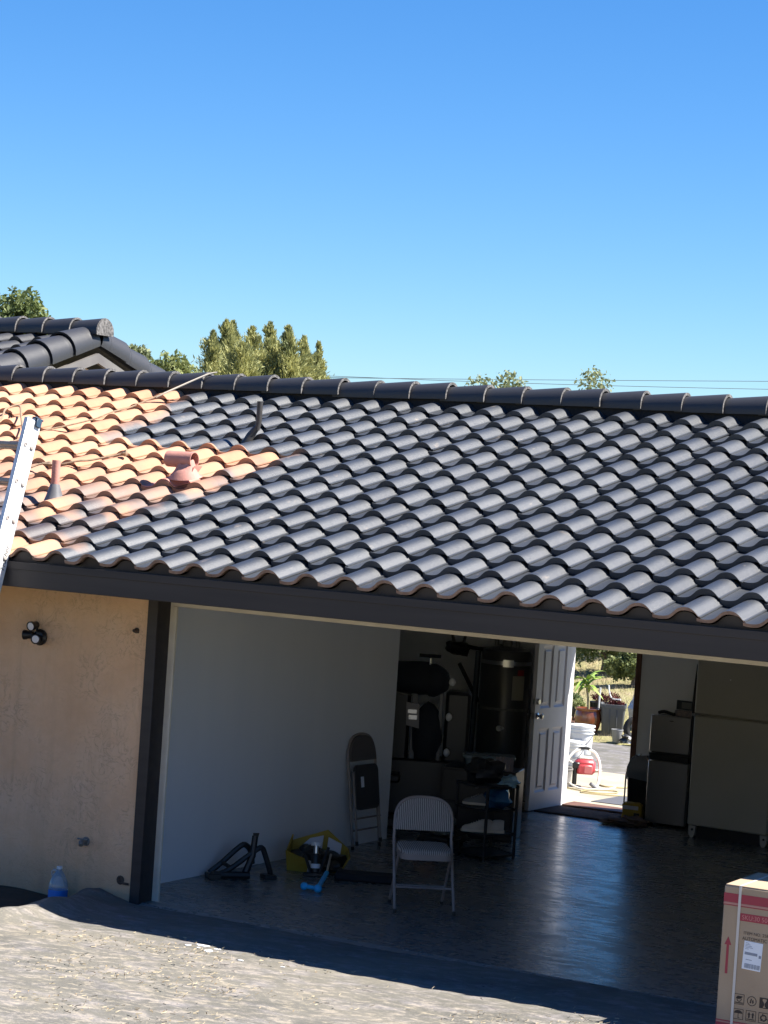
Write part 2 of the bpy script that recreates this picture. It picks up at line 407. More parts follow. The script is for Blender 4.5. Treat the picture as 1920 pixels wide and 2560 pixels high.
M_CONC = mat('sunlit_concrete', (.30,.265,.20), .9, (.40,.355,.27), 2.2, .4, 70)
mb = MB().box(-6,6,7.84,10.95,-.2,-.03, .01)
tag(part('patio', mb, M_CONC, None), kind='structure')
M_ASPH2 = m_asphalt(False); M_ASPH2.name = 'grey_asphalt_path'
mb = MB().box(-12,8,10.95,14.1,-.2,-.055)
tag(part('back_path', mb, M_ASPH2, None), kind='structure')
mb = MB().box(-.53,5.6,-.12,7.72,-.25,0); mb.add([(-.07,-.22,-.03),(4.95,-.22,-.03),(4.95,-.12,-.002),(-.07,-.12,-.002),(-.07,-.22,-.2),(4.95,-.22,-.2)], [(0,1,2,3),(4,5,1,0)])
mb.box(-2.75,-.53,4.1,7.72,-.25,0)
gf = part('garage_floor', mb, M_SLAB, None, smooth=False); tag(gf, kind='structure')

# ------------------------------------------------------------------ house
house = thing('house', 'low tan stucco house with half painted black tile roof and wide open garage', 'house')
part('front_wall', MB().box(-7,-.15,-.13,.1,-.3,2.44), M_STUCCO, house, smooth=False)
part('front_wall', MB().box(5.06,6.2,-.13,.1,-.3,2.44), M_STUCCO, house, smooth=False)
mb = MB().box(-.15,-.06,-.15,.1,-.02,2.26, .004); part('post', mb, M_BROWN, house)
part('post', MB().box(4.97,5.06,-.155,.1,-.02,2.26, .004), M_BROWN, house)
part('header', MB().box(-.17,5.06,-.14,.1,2.262,2.5, .004), M_BROWN, house)
mb = MB().box(-.06,-.028,.004,.03,0,2.262,.002).box(-.027,0,-.004,.02,0,2.13,.003)
part('jamb_trim', mb, M_TRIMW, house)
part('jamb_trim', MB().box(4.9,4.97,0,.10,0,2.262,.004), M_TRIMW, house)
part('head_trim', MB().box(-.03,4.9,0,.10,2.13,2.262,.004), M_TRIMW, house)
part('fascia', MB().box(-7.1,6.64,-.955,-.915,2.222,2.385,.004).box(-7.1,6.64,-.962,-.955,2.345,2.397,.002), M_BROWN, house)
mb = MB().box(-7.1,6.64,-.925,-.13,2.262,2.285)
part('soffit', mb, M_BROWN2, house)
part('garage_wall', MB().box(-.53,-.43,.1,4.1,0,2.56), M_DRY, house, smooth=False)
part('garage_wall', MB().box(-2.85,-2.7,4.1,7.57,0,2.56).box(-2.85,-.53,3.98,4.098,0,2.56), M_DRY, house, smooth=False)
part('garage_wall', MB().box(5.6,5.75,.1,7.57,0,2.56), M_DRY, house, smooth=False)
part('back_wall', MB().box(-7,-.42,7.57,7.70,-.25,2.56).box(.40,6.2,7.57,7.78,-.25,2.56).box(-.42,.40,7.57,7.78,2.08,2.56), M_DRY, house, smooth=False)
part('ceiling', MB().box(-2.85,5.75,.102,7.57,2.565,2.60), M_DRY, house, smooth=False)
part('side_wall', MB().box(5.752,6.0,.10,7.57,-.6,2.44), M_STUCCO, house, smooth=False)
part('side_wall', MB().box(-7.0,-6.8,.1,7.57,-.3,2.56), M_STUCCO, house, smooth=False)
# jambs and threshold of the back door
fr = part('door_frame', MB().box(.345,.40,7.55,7.80,0,2.08,.004).box(-.365,.345,7.55,7.80,2.03,2.08,.004), M_JAMB, house)
part('door_frame', MB().box(-.42,-.365,7.56,7.66,0,2.08,.004), M_DOORW, house)
part('threshold', MB().box(-.365,.345,7.56,7.86,.0,.022,.005), M_JAMB, house)
# door leaf swung into the garage, hinged on the left jamb
dM = tr(-.352, 7.545, .012) @ rot('Z', math.radians(-92.0))
def door_leaf():
    W_, H_, T_ = .72, 2.02, .042
    mb = MB()
    cols = [(.10,.325),(.395,.62)]; rows = [(.17,.80),(1.00,1.62),(1.70,1.92)]
    xsp = [0]+[a for c in cols for a in c]+[W_]; zsp = [0]+[a for c in rows for a in c]+[H_]
    for i in range(5):
        for j in range(7):
            if i % 2 == 1 and j % 2 == 1: continue
            mb.add([(xsp[i],0,zsp[j]),(xsp[i+1],0,zsp[j]),(xsp[i+1],0,zsp[j+1]),(xsp[i],0,zsp[j+1])], [(3,2,1,0)])
            mb.add([(xsp[i],-T_,zsp[j]),(xsp[i+1],-T_,zsp[j]),(xsp[i+1],-T_,zsp[j+1]),(xsp[i],-T_,zsp[j+1])], [(0,1,2,3)])
    for c in cols:
        for r_ in rows:
            for s_, y0 in ((1, 0), (-1, -T_)):
                for d0, y_a, d1, y_b in ((0,0,.022,.012),(.022,.012,.045,.012),(.045,.012,.062,.003)):
                    A = [(c[0]+d0,y0-s_*y_a,r_[0]+d0),(c[1]-d0,y0-s_*y_a,r_[0]+d0),(c[1]-d0,y0-s_*y_a,r_[1]-d0),(c[0]+d0,y0-s_*y_a,r_[1]-d0)]
                    B = [(c[0]+d1,y0-s_*y_b,r_[0]+d1),(c[1]-d1,y0-s_*y_b,r_[0]+d1),(c[1]-d1,y0-s_*y_b,r_[1]-d1),(c[0]+d1,y0-s_*y_b,r_[1]-d1)]
                    fs = [(i, (i+1) % 4, 4+(i+1) % 4, 4+i) for i in range(4)]
                    if s_ == 1: fs = [q[::-1] for q in fs]
                    mb.add(A+B, fs)
                k = .062; q = [(c[0]+k,y0-s_*.003,r_[0]+k),(c[1]-k,y0-s_*.003,r_[0]+k),(c[1]-k,y0-s_*.003,r_[1]-k),(c[0]+k,y0-s_*.003,r_[1]-k)]
                mb.add(q, [(3,2,1,0)] if s_ == 1 else [(0,1,2,3)])
    e = 0
    mb.add([(0,0,0),(0,-T_,0),(0,-T_,H_),(0,0,H_)], [(0,1,2,3)]); mb.add([(W_,0,0),(W_,-T_,0),(W_,-T_,H_),(W_,0,H_)], [(3,2,1,0)])
    mb.add([(0,0,H_),(W_,0,H_),(W_,-T_,H_),(0,-T_,H_)], [(0,1,2,3)]); mb.add([(0,0,0),(W_,0,0),(W_,-T_,0),(0,-T_,0)], [(3,2,1,0)])
    return mb
dl = part('door', door_leaf(), M_DOORW, house, smooth=False); dl.matrix_local = dM
kn = MB()
for s_, y0 in ((1, 0), (-1, -.042)):
    Mk = tr(.665, y0, .93) @ rot('X', -s_*PI/2)
    kn.lathe([(.03,0),(.032,.006),(.013,.012),(.012,.03),(.026,.042),(.028,.055),(.018,.066),(0.001,.067)], 14, M=Mk)
part('door_knob', kn, M_STEEL, dl)
kn = MB()
for s_, y0 in ((1, 0), (-1, -.042)):
    kn.lathe([(.03,0),(.03,.01),(.024,.018),(.001,.019)], 14, M=tr(.665, y0, 1.07) @ rot('X', -s_*PI/2))
part('deadbolt', kn, M_STEEL, dl)
part('latch_plate', MB().box(.7195,.7225,-.034,-.008,.90,.965).box(.7195,.7225,-.034,-.008,1.045,1.1), M_STEEL, dl)

# ------------------------------------------------------------------ roof
XL, XR = -7.0, 6.62
KMIN, KMAX = -33, 12
yr, zr = BY + 4.56*CP, BZ + 4.56*SP           # top of the deck at the ridge
deck = MB(); a = .012
deck.add([(XL,BY+.02,BZ-.03),(XR-.05,BY+.02,BZ-.03),(XR-.05,yr,zr-.03),(XL,yr,zr-.03),(XL,BY+.02,BZ-.07),(XR-.05,BY+.02,BZ-.07),(XR-.05,yr,zr-.07),(XL,yr,zr-.07)],
         [(0,1,2,3),(7,6,5,4),(0,4,5,1),(1,5,6,2),(3,7,4,0)])
yb = 7.87; zb = zr - (yb-yr)*SP/CP
deck.add([(XL,yr,zr-.03),(XR-.05,yr,zr-.03),(XR-.05,yb,zb-.03),(XL,yb,zb-.03),(XL,yr,zr-.07),(XR-.05,yr,zr-.07),(XR-.05,yb,zb-.07),(XL,yb,zb-.07)],
         [(0,1,2,3),(7,6,5,4),(1,5,6,2),(3,7,4,0),(2,6,7,3)])
roof = part('roof', deck, M_DARKWOOD, house, smooth=False)
PROF = [(-.75,-.004),(-.69,-.008),(-.61,-.011),(-.53,-.011),(-.46,-.009),(-.39,-.003),(-.34,.006),(-.29,.018),(-.23,.034),(-.17,.046),(-.10,.054),(-.02,.057),(.06,.055),(.12,.048),(.17,.037),(.21,.025),(.24,.014),(.26,.008),(.27,.005),(.31,.003)]
def thick(u, th): return th if u < .10 else max(.007, th*(.25-u)/.15)
def tile_mesh(name, mats, L_=.42, rim=False, th=.039):
    mb = MB(); n = len(PROF); lip = .042
    def row(t_, off): return [(u*TW, t_, h + lip*(1-t_/EXP_) - (thick(u, off) if off else 0)) for u, h in PROF]
    A, B, C_, D = row(0,0), row(L_,0), row(0,th), row(L_*.5,th)
    mb.add(A+B, [(i,i+1,n+i+1,n+i) for i in range(n-1)])
    if rim: mb.cur = 1
    mb.add(C_+A, [(i,i+1,n+i+1,n+i) for i in range(n-1)])
    mb.add(D+C_, [(i,i+1,n+i+1,n+i) for i in range(n-1)])
    mb.cur = 0
    mb.add([A[-1],B[-1],(B[-1][0],B[-1][1],B[-1][2]-.007),(A[-1][0],A[-1][1],A[-1][2]-.007)], [(3,2,1,0)])
    mb.add([A[0],B[0],(B[0][0],B[0][1],B[0][2]-.022),(A[0][0],A[0][1],A[0][2]-th)], [(0,1,2,3)])
    return mb.mesh(name, mats, True, 40)
T_BODY = tile_mesh('roof_tile', [M_TILE]); T_EAVE = tile_mesh('roof_tile', [M_TILE, M_BRICKRIM], rim=True, th=.021)
RX = rot('X', PITCH)
def to_px(P):
    d = Vector(P)-Vector((9.5919,-13.9907,3.1017)); z = d.dot(fw)
    return 960+5884.74*d.dot(r2)/z, 1280-5884.74*d.dot(u2)/z
rest = MB(); ntile = 0
for r_ in range(13):
    for k in range(KMIN, KMAX+1):
        x = X0+k*TW; t_ = r_*EXP_
        jit = random.gauss(0, .003); ty = random.gauss(0, .006); rz = random.gauss(0, .007)
        M = tr(x+jit, BY+(t_+ty)*CP, BZ+(t_+ty)*SP) @ RX @ rot('Z', rz) @ rot('Y', random.gauss(0, .008))
        px, py = to_px((x, BY+(t_+.17)*CP, BZ+(t_+.17)*SP+.05))
        if -70 < px < 1985 and ntile < 300:
            o = link('roof_tile', T_EAVE if r_ == 0 else T_BODY, roof); o.matrix_local = M; ntile += 1
        else:
            me = T_EAVE if r_ == 0 else T_BODY; b = len(rest.v)
            rest.v += [tuple(M @ v.co) for v in me.vertices]; rest.f += [[b+i for i in p.vertices] for p in me.polygons]; rest.mi += [p.material_index for p in me.polygons]
print('tiles', ntile)
o = part('roof_tile', rest, [M_TILE, M_BRICKRIM], roof); o['kind'] = 'stuff'
# closure behind the first course, under the barrels
bs = MB()
for k in range(KMIN, KMAX+1):
    x = X0+k*TW
    for i in range(0, len(PROF)-1):
        (u0, h0), (u1, h1) = PROF[i], PROF[i+1]
        v = []
        for u, h in ((u0,h0),(u1,h1)):
            n_ = h+.042-.038
            v += [(x+u*TW, BY+.030*CP-n_*SP, BZ+.030*SP+n_*CP), (x+u*TW, BY+.030*CP, BZ-.06)]
        bs.add(v, [(0,1,3,2)])
part('bird_stop', bs, M_BROWN, roof, smooth=False)
# ridge: mortar bed and overlapping barrel caps, butt ends to the right
part('ridge_bed', MB().box(XL,XR-.06,yr-.085,yr+.085,zr-.06,zr+.085), M_MORTAR, roof, smooth=False)
def cap_mesh(name, r0, r1, L_, mats, lim=1.75, n=14, th=.02):
    mb = MB(); R = []
    for (x, r) in ((0, r0), (L_*.5, (r0+r1)/2), (L_, r1)):
        R.append([(x, r*math.sin(-lim+2*lim*j/n), r*math.cos(-lim+2*lim*j/n)) for j in range(n+1)])
    mb.rings(R, False)
    mb.f = [q[::-1] for q in mb.f]
    mb.cur = 1
    q = [(L_, (r1-th)*math.sin(-lim+2*lim*j/n), (r1-th)*math.cos(-lim+2*lim*j/n)) for j in range(n+1)]
    mb.add(R[-1]+q, [(j, j+1, n+2+j, n+1+j) for j in range(n)])
    mb.cur = 0
    q2 = [(L_*.3, p[1], p[2]) for p in q]
    mb.add(q+q2, [(j, j+1, n+2+j, n+1+j) for j in range(n)])
    return mb.mesh(name, mats, True, 40)
CAPM = cap_mesh('ridge_cap', .105, .132, .42, [M_CAP, M_CAPRIM], th=.022)
CE = .352; x = XL+.2; i = 0
while x < XR-.2:
    o = link('ridge_cap', CAPM, roof)
    o.matrix_local = tr(x+random.gauss(0,.004), yr+random.gauss(0,.004), zr+.070+random.gauss(0,.003)) @ rot('Y', -math.radians(1.6)) @ rot('X', random.gauss(0,.03)) @ rot('Z', random.gauss(0,.008))
    x += CE; i += 1
# rake edge on the right
rk = MB()
for s_ in range(13):
    M = tr(XR-.09, BY+s_*EXP_*CP, BZ+s_*EXP_*SP) @ RX
    rk.box(-.11,.06,0,.38,.03,.075,.01, M @ rot('X', -.06)); rk.box(.035,.06,0,.38,-.10,.05,.004, M @ rot('X', -.06))
part('rake_tile', rk, M_CAP, roof)
mb = MB()
for (y0, z0, y1, z1) in ((BY, BZ-.09, yr, zr-.09), (yb, zb-.09, yr, zr-.09)):
    mb.add([(XR-.06,y0,z0+.07),(XR-.02,y0,z0+.07),(XR-.02,y1,z1+.07),(XR-.06,y1,z1+.07),(XR-.06,y0,z0-.1),(XR-.02,y0,z0-.1),(XR-.02,y1,z1-.1),(XR-.06,y1,z1-.1)],
           [(0,1,2,3),(7,6,5,4),(1,5,6,2),(3,7,4,0),(0,4,5,1)])
part('barge_board', mb, M_BROWN, house, smooth=False)
mb = MB()
for xa in (6.15, XL+.1):
    mb.add([(xa,-.1,2.4),(xa,7.7,2.4),(xa,7.7,2.55),(xa,yr,zr-.1),(xa,-.1,2.52)], [(0,1,2,3,4)]); mb.add([(xa+.05,-.1,2.4),(xa+.05,7.7,2.4),(xa+.05,7.7,2.55),(xa+.05,yr,zr-.1),(xa+.05,-.1,2.52)], [(4,3,2,1,0)])
part('gable_wall', mb, M_STUCCO, house, smooth=False)

# ------------------------------------------------------------------ raised roof behind, with a gable end
GS = math.atan(.317); GC, GSI = math.cos(GS), math.sin(GS)
gx, gy, gz = -5.04, 5.55, 4.385                  # apex of the gable (roof plane)
up_ = MB(); L2 = 2.25/GC
for s_ in (-1, 1):
    y1 = gy+s_*2.25; z1 = gz-2.25*.317
    v = [(gx-6,gy,gz),(gx,gy,gz),(gx,y1,z1),(gx-6,y1,z1)]
    v += [(p[0],p[1],p[2]-.05) for p in v]
    f = [(0,1,2,3),(7,6,5,4),(1,5,6,2),(2,6,7,3)]
    if s_ == 1: f = [q[::-1] for q in f]
    up_.add(v, f)
upr = part('upper_roof', up_, M_DARKWOOD, house, smooth=False)
T_UP = T_BODY.copy(); T_UP.materials[0] = M_CAP
UX = rot('X', GS)
for r_ in range(6):
    for k in range(10):
        t_ = L2 - (r_+1)*EXP_ - .05
        x = gx-.42-k*TW
        px, py = to_px((x, gy-(L2-t_)*GC, gz-(L2-t_)*GSI))
        o = link('roof_tile', T_UP, upr)
        o.matrix_local = tr(x, gy-(L2-t_-(L2-2.25/GC))*GC*1.0, gz-(L2-t_)*GSI+.02) @ UX
CAPU = cap_mesh('ridge_cap', .125, .150, .42, [M_CAP, M_CAPRIM])
for k in range(9):
    o = link('ridge_cap', CAPU, upr)
    o.matrix_local = tr(gx-.30-k*CE, gy, gz+.07) @ rot('Y', -math.radians(2.0))
# closed round end of the ridge
mb = MB(); n = 14
mb.add([(gx+.125,0+gy+.145*math.sin(-1.75+3.5*j/n),gz+.08+.145*math.cos(-1.75+3.5*j/n)) for j in range(n+1)], [tuple(range(n+1))[::-1]])
part('ridge_end', mb, M_CAPRIM, upr)
# rake caps down both sides (butts face downhill)
CAPR = cap_mesh('rake_cap', .155, .185, .46, [M_CAP, M_MORTAR], lim=1.9)
for s_ in (-1, 1):
    for k in range(6):
        d = .02+k*.385
        o = link('rake_cap', CAPR, upr)
        y_ = gy+s_*(d)*GC; z_ = gz-d*GSI+.0
        o.matrix_local = tr(gx-.07, y_, z_) @ rot('Z', s_*PI/2) @ rot('Y', GS-.03)
mb = MB()
for s_ in (-1, 1):
    v = [(gx+.02,gy,gz-.13),(gx+.06,gy,gz-.13),(gx+.06,gy+s_*2.25,gz-.13-2.25*.317),(gx+.02,gy+s_*2.25,gz-.13-2.25*.317)]
    v += [(p[0],p[1],p[2]-.10) for p in v]
    f = [(0,1,2,3),(7,6,5,4),(0,4,5,1),(1,5,6,2),(2,6,7,3),(3,7,4,0)]
    if s_ == 1: f = [q[::-1] for q in f]
    mb.add(v, f)
part('gable_fascia', mb, mat('grey_gable_paint', (.12,.11,.105), .6, (.16,.15,.14), 3), house, smooth=False)
mb = MB().add([(gx-.1,gy-2.1,3.2),(gx-.1,gy+2.1,3.2),(gx-.1,gy+2.1,gz-.3-2.1*.317),(gx-.1,gy,gz-.28),(gx-.1,gy-2.1,gz-.3-2.1*.317)], [(0,1,2,3,4)])
mb.add([(gx-.1,gy-2.0,3.2),(gx-6,gy-2.0,3.2),(gx-6,gy-2.0,4.0),(gx-.1,gy-2.0,4.0)], [(3,2,1,0)])
part('gable_wall', mb, M_STUCCO, house, smooth=False)

# ------------------------------------------------------------------ things on the roof
def on_roof(x, y, n=0.0): return (x, y-n*SP, BZ+(y-BY)*SP/CP+n*CP)
M_RED = mat('red_vent_paint', (.50,.24,.19), .75, (.42,.19,.15), 9, .1)
M_BLKPIPE = mat('black_vent_paint', (.035,.033,.032), .5, (.05,.045,.042), 12)
M_LEAD = mat('grey_flashing', (.10,.10,.105), .5, (.16,.16,.165), 8)
# T-top vent
t = thing('roof_vent', 'salmon red T-shaped vent cowl on unpainted orange tiles', 'roof vent', on_roof(-.56, .83, .02))
def flash(par, x, y, m, ks=(0,)):
    k0 = round((x-X0)/TW); r0 = int(((y-BY)/CP+.05)//EXP_)
    for k in ks:
        me = T_BODY.copy(); me.materials.clear(); me.materials.append(m)
        o = link('flashing', me, par); P = Vector((X0+(k0+k)*TW, BY+(r0*EXP_-.004)*CP-.012*SP, BZ+(r0*EXP_-.004)*SP+.012*CP))
        o.matrix_local = tr(*(P-par.location)) @ RX
flash(t, -.56, .83, M_RED)
cn = MB(); R = []
for h, r in ((.055,.135),(.075,.112),(.105,.09),(.14,.07),(.17,.058)):
    R.append([(r*math.cos(2*PI*j/18), r*math.sin(2*PI*j/18)*.9-.01, h+.02+(.03*math.sin(2*PI*j/18) if h < .06 else 0)+(.022*math.cos(4*PI*j/18) if h > .12 else 0)) for j in range(18)])
cn.rings(R, True, False, False); part('cone', cn, M_RED, t)
cy = MB(); Lc = .15
ro, ri = .062, .056; R = []
for x, r in ((-Lc+.02,ri),(-Lc,ri),(-Lc,ro),(Lc-.06,ro),(Lc-.06,ri),(Lc-.12,ri)):
    R.append([(x-.025, r*math.sin(2*PI*j/20), .208+r*math.cos(2*PI*j/20)) for j in range(20)])
cy.rings(R, True, True, True); part('cowl', cy, M_RED, t)
tg = MB().add([(.085,-.03,.165),(.10,.06,.165),(.07,.02,.09),(.085,-.05,.12)], [(0,1,2,3)]); part('metal_tab', tg, M_RED, t)
# red pipe with grey boot
b = on_roof(-1.335, .222, .01)
t = thing('roof_vent', 'red plumbing vent pipe with a grey boot rising from half sprayed tiles near the ladder', 'vent pipe', b)
part('boot', MB().lathe([(.085,-.02),(.06,.05),(.045,.10),(.036,.13)], 16, (0,0,.03)), M_LEAD, t)
part('pipe', MB().lathe([(.032,.10),(.032,.34),(.027,.34),(.027,.28)], 16), M_RED, t)
# black bent pipe
b = on_roof(-.74, 2.0, .01)
t = thing('roof_vent', 'thin black vent pipe with a kink standing on black tiles below the ridge', 'vent pipe', b)
part('boot', MB().tube([(-.05,-.03,.0),(-.02,-.01,.08),(.03,0,.15)], [.04,.034,.026], 12), M_BLKPIPE, t)
part('pipe', MB().tube([(.03,0,.13),(.045,0,.2),(.045,0,.36)], .024, 12), M_BLKPIPE, t)

# ropes and hoses lying on the tiles
M_ROPE = mat('tan_rope', (.32,.22,.14), .9, (.22,.15,.10), 30)
M_ROPEW = mat('pale_hose', (.40,.36,.30), .7)
def rline(pts, n_=.085): return [on_roof(x, y, n_+(p[0] if p else 0)) for x, y, *p in pts]
def smooth_pts(P, k=5):
    P = [Vector(p) for p in P]; out = []
    for i in range(len(P)-1):
        a, b, c, d = P[max(0,i-1)], P[i], P[i+1], P[min(len(P)-1,i+2)]
        for j in range(k):
            u = j/k
            out.append(.5*((2*b)+(c-a)*u+(2*a-5*b+4*c-d)*u*u+(3*b-a-3*c+d)*u**3))
    return out+[P[-1]]
t = thing('rope', 'thin tan rope running from the ridge down across the orange tiles to the ladder', 'rope')
A = [(-2.05,yr-.03,zr+.215),(-2.13,yr-.12,zr+.175)]
part('rope_line', MB().tube(smooth_pts(A+rline([(-2.35,2.92,.03),(-2.43,2.67),(-2.47,2.45,.01),(-2.51,2.25),(-2.62,2.0),(-2.705,1.83),(-2.787,1.33),(-2.9,1.0)])), .0075, 6), M_ROPE, t)
part('rope_end', MB().tube(smooth_pts(A+[on_roof(-2.35,2.92,.11)]), .008, 6), M_ROPEW, t)
t = part('hose', MB().tube(smooth_pts(rline([(-3.5,1.7),(-3.3,1.95,.02),(-3.5,2.3,.03),(-3.45,2.42,.03),(-3.2,2.14,.03),(-2.95,1.85,.02),(-2.755,1.63),(-2.5,1.36),(-2.3,1.15)]), 6), .009, 7), M_ROPE, None)
tag(t, 'looped brown hose lying on the orange tiles behind the top of the ladder', 'hose')
t = thing('rope', 'short frayed rope with a knot lying above the red vent pipe', 'rope')
part('rope_line', MB().tube(smooth_pts(rline([(-2.05,.85),(-2.0,.93,.01),(-1.85,.985),(-1.75,1.06,.01),(-1.687,1.13),(-1.57,1.28),(-1.494,1.34,.01)])), .009, 6), M_ROPE, t)
part('knot', MB().blob(on_roof(-1.49,1.33,.095), (.03,.03,.022), 3, .3, 8, 6), M_ROPE, t)
part('knot', MB().blob(on_roof(-1.95,.95,.09), (.05,.03,.015), 5, .4, 8, 6), M_ROPE, t)

# ------------------------------------------------------------------ ladder
M_ALU = mat('bare_aluminium', (.78,.78,.77), .45, (.55,.55,.55), 9, .05, 90, metal=.3, lo=.45, hi=.8)
M_ALUD = mat('dirty_rung', (.40,.36,.33), .6, (.30,.26,.23), 20)
M_INK = mat('dark_print', (.02,.025,.02), .7)
lean = math.radians(15.6)
yt, zt = -.76, 3.41; ln = 3.62
lad = thing('extension_ladder', 'silver aluminium extension ladder with paint marks leaning on the eave', 'ladder', (-.79, yt-ln*math.sin(lean), zt-ln*math.cos(lean)))
ML = rot('X', -lean)                               # local z runs along the rails, top leans to +y
for sx in (0, -.46):
    for q, (y0, y1, z0, z1) in enumerate(((-.087,-.008,.0,3.60),(.006,.087,.25,ln))):
        mb = MB(); xo = sx+(.0 if q == 0 else -.014)
        sgn = -1 if sx == 0 else 1
        mb.box(xo-.004,xo+.004,y0,y1,z0,z1,.0015,ML); mb.box(xo,xo+sgn*.03,y0,y0+.005,z0,z1,.001,ML); mb.box(xo,xo+sgn*.03,y1-.005,y1,z0,z1,.001,ML)
        rail = part('rail', mb, M_ALU, lad)
        if sx == 0:
            for i in range(13):
                z = ln-.21-.27*i
                if z < z0+.05 or z > z1-.05: continue
                e = MB().lathe([(.016,0),(.016,.004),(.010,.005),(.009,.001)], 12, M=ML @ tr(xo+.004,(y0+y1)/2,z) @ rot('Y', PI/2))
                part('rung_end', e, M_ALUD, rail)
for i in range(13):
    z = ln-.21-.27*i
    if z < .3: break
    if z < 3.45: part('rung', MB().box(-.46,.0,-.060,-.025,z-.016,z+.016,.006,ML), M_ALUD, lad)
    part('rung', MB().box(-.46,.0,.025,.060,z-.016,z+.016,.006,ML), M_ALUD, lad)
M_BLUEP = mat('dark_blue_plastic', (.03,.06,.10), .5)
for sx in (0, -.46):
    part('rail_cap', MB().box(sx-.034,sx+.006,-.0,.088,ln,ln+.012,.003,ML).box(sx-.02,sx+.0085,.015,.072,ln-.055,ln+.002,.003,ML), M_BLUEP, lad)
    part('foot', MB().box(sx-.03,sx+.03,-.075,.03,-.03,.02,.006,ML), M_BLUEP, lad)
tm = text_mesh('Trailber', .062, M_INK, 'lettering', shear=.25, stretch=.95)
o = link('lettering', tm, lad)                      # reads upward along the rail: glyph x -> +z, glyph y -> -y
o.matrix_local = ML @ tr(-.0092, .066, 2.50) @ Matrix(((0,0,1,0),(0,-1,0,0),(1,0,0,0),(0,0,0,1)))

# ------------------------------------------------------------------ things on and at the front wall
M_BLK = mat('black_plastic', (.012,.012,.013), .38)
M_LENS = mat('white_lens', (.80,.80,.84), .3)
t = thing('wall_light', 'black three-headed floodlight with round white lenses on the tan stucco', 'wall light', (-1.10, -.135, 1.815))
part('base', MB().lathe([(.075,0),(.078,.02),(.06,.045),(.025,.055)], 20, M=rot('X', PI/2)), M_BLK, t)
for (c, d, nm) in (((.025,-.10,-.01),(.28,-1,-.08),0), ((-.045,-.085,.105),(.0,-1,-.15),1), ((-.115,-.07,.015),(-1,-.22,-.05),2)):
    d = Vector(d).normalized(); Mq = tr(*c) @ d.to_track_quat('Z', 'Y').to_matrix().to_4x4()
    h = part('lamp_head', MB().lathe([(.020,-.075),(.034,-.065),(.038,-.01),(.045,.0),(.047,.03),(.042,.032),(.040,.026)], 18, M=Mq).tube([(-.01,-.03,.0), Vector(c)-d*.06], .013, 8), M_BLK, t)
    part('lens', MB().lathe([(.0395,.024),(.03,.029),(.0005,.031)], 18, M=Mq, cap1=True), M_LENS, h)
t.scale = (.78,.78,.78)
M_RUST = mat('rusty_metal', (.05,.03,.02), .8, (.10,.07,.05), 30)
t = one('anchor_bolt', MB().lathe([(.02,0),(.021,.01),(.012,.014),(.013,.04),(.001,.042)], 10, M=rot('X',PI/2)).box(-.022,.02,-.010,0,-.018,.010,.003), M_RUST,
        'small dark bolt stub high on the stucco beside the brown post', 'bolt', (-.245,-.13,1.94))
t = thing('hose_bib', 'grey capped pipe stub low on the stucco above the water jug', 'pipe stub', (-.575,-.13,.375))
M_GREYP = mat('grey_pipe', (.22,.22,.20), .7, (.12,.12,.11), 30)
part('pipe', MB().tube([(0,0,0),(0,-.06,0),(.012,-.075,-.02)], .018, 10).lathe([(.035,0),(.03,.012)], 10, M=rot('X',PI/2)), M_GREYP, t)
part('handle', MB().box(-.045,.045,-.052,-.040,.014,.026,.004).tube([(0,-.046,.0),(0,-.046,.022)], .008, 8), M_GREYP, t)
t = one('pipe_hole', MB().lathe([(.032,0),(.034,.006),(.022,.008),(.018,.002)], 12, M=rot('X',PI/2)).box(.02,.075,-.008,.001,-.03,-.012,.003), M_RUST,
        'dark rusted hole rim near the bottom of the stucco by the post', 'pipe hole', (-.245,-.131,.14))
# water jug behind the asphalt hump
M_JUG = mat('clear_plastic', (.86,.90,.93), .15, trans=.75); M_JUGL = mat('blue_label', (.03,.20,.62), .5); M_WHITE = mat('white_plastic', (.75,.76,.76), .45)
jug = thing('water_jug', 'clear plastic gallon jug with a blue label behind the asphalt hump', 'water jug', (-.70,-.26,-.05))
R = []
for z, a in ((0,.062),(.01,.072),(.10,.074),(.13,.073),(.165,.066),(.20,.05),(.23,.032),(.245,.021),(.262,.021)):
    R.append([((a*(1+.035*math.sin(z*260)*(z < .2)))*math.copysign(abs(math.cos(q))**.75, math.cos(q)), (a*(1+.035*math.sin(z*260)*(z < .2)))*math.copysign(abs(math.sin(q))**.75, math.sin(q)), z) for q in [2*PI*j/24 for j in range(24)]])
part('bottle', MB().rings(R), M_JUG, jug)
R = [[(1.02*.075*math.copysign(abs(math.cos(q))**.75, math.cos(q)), 1.02*.075*math.copysign(abs(math.sin(q))**.75, math.sin(q)), z) for q in [2*PI*j/24 for j in range(24)]] for z in (.02,.085)]
part('label', MB().rings(R, True, False, False), M_JUGL, jug)
part('cap', MB().lathe([(.024,.258),(.024,.275),(.021,.278)], 16), M_WHITE, jug)
part('handle', MB().tube([(-.02,0,.235),(-.055,0,.245),(-.075,0,.225),(-.07,0,.19)], .009, 8), M_JUG, jug)

jug.scale = (.86, .86, .86)
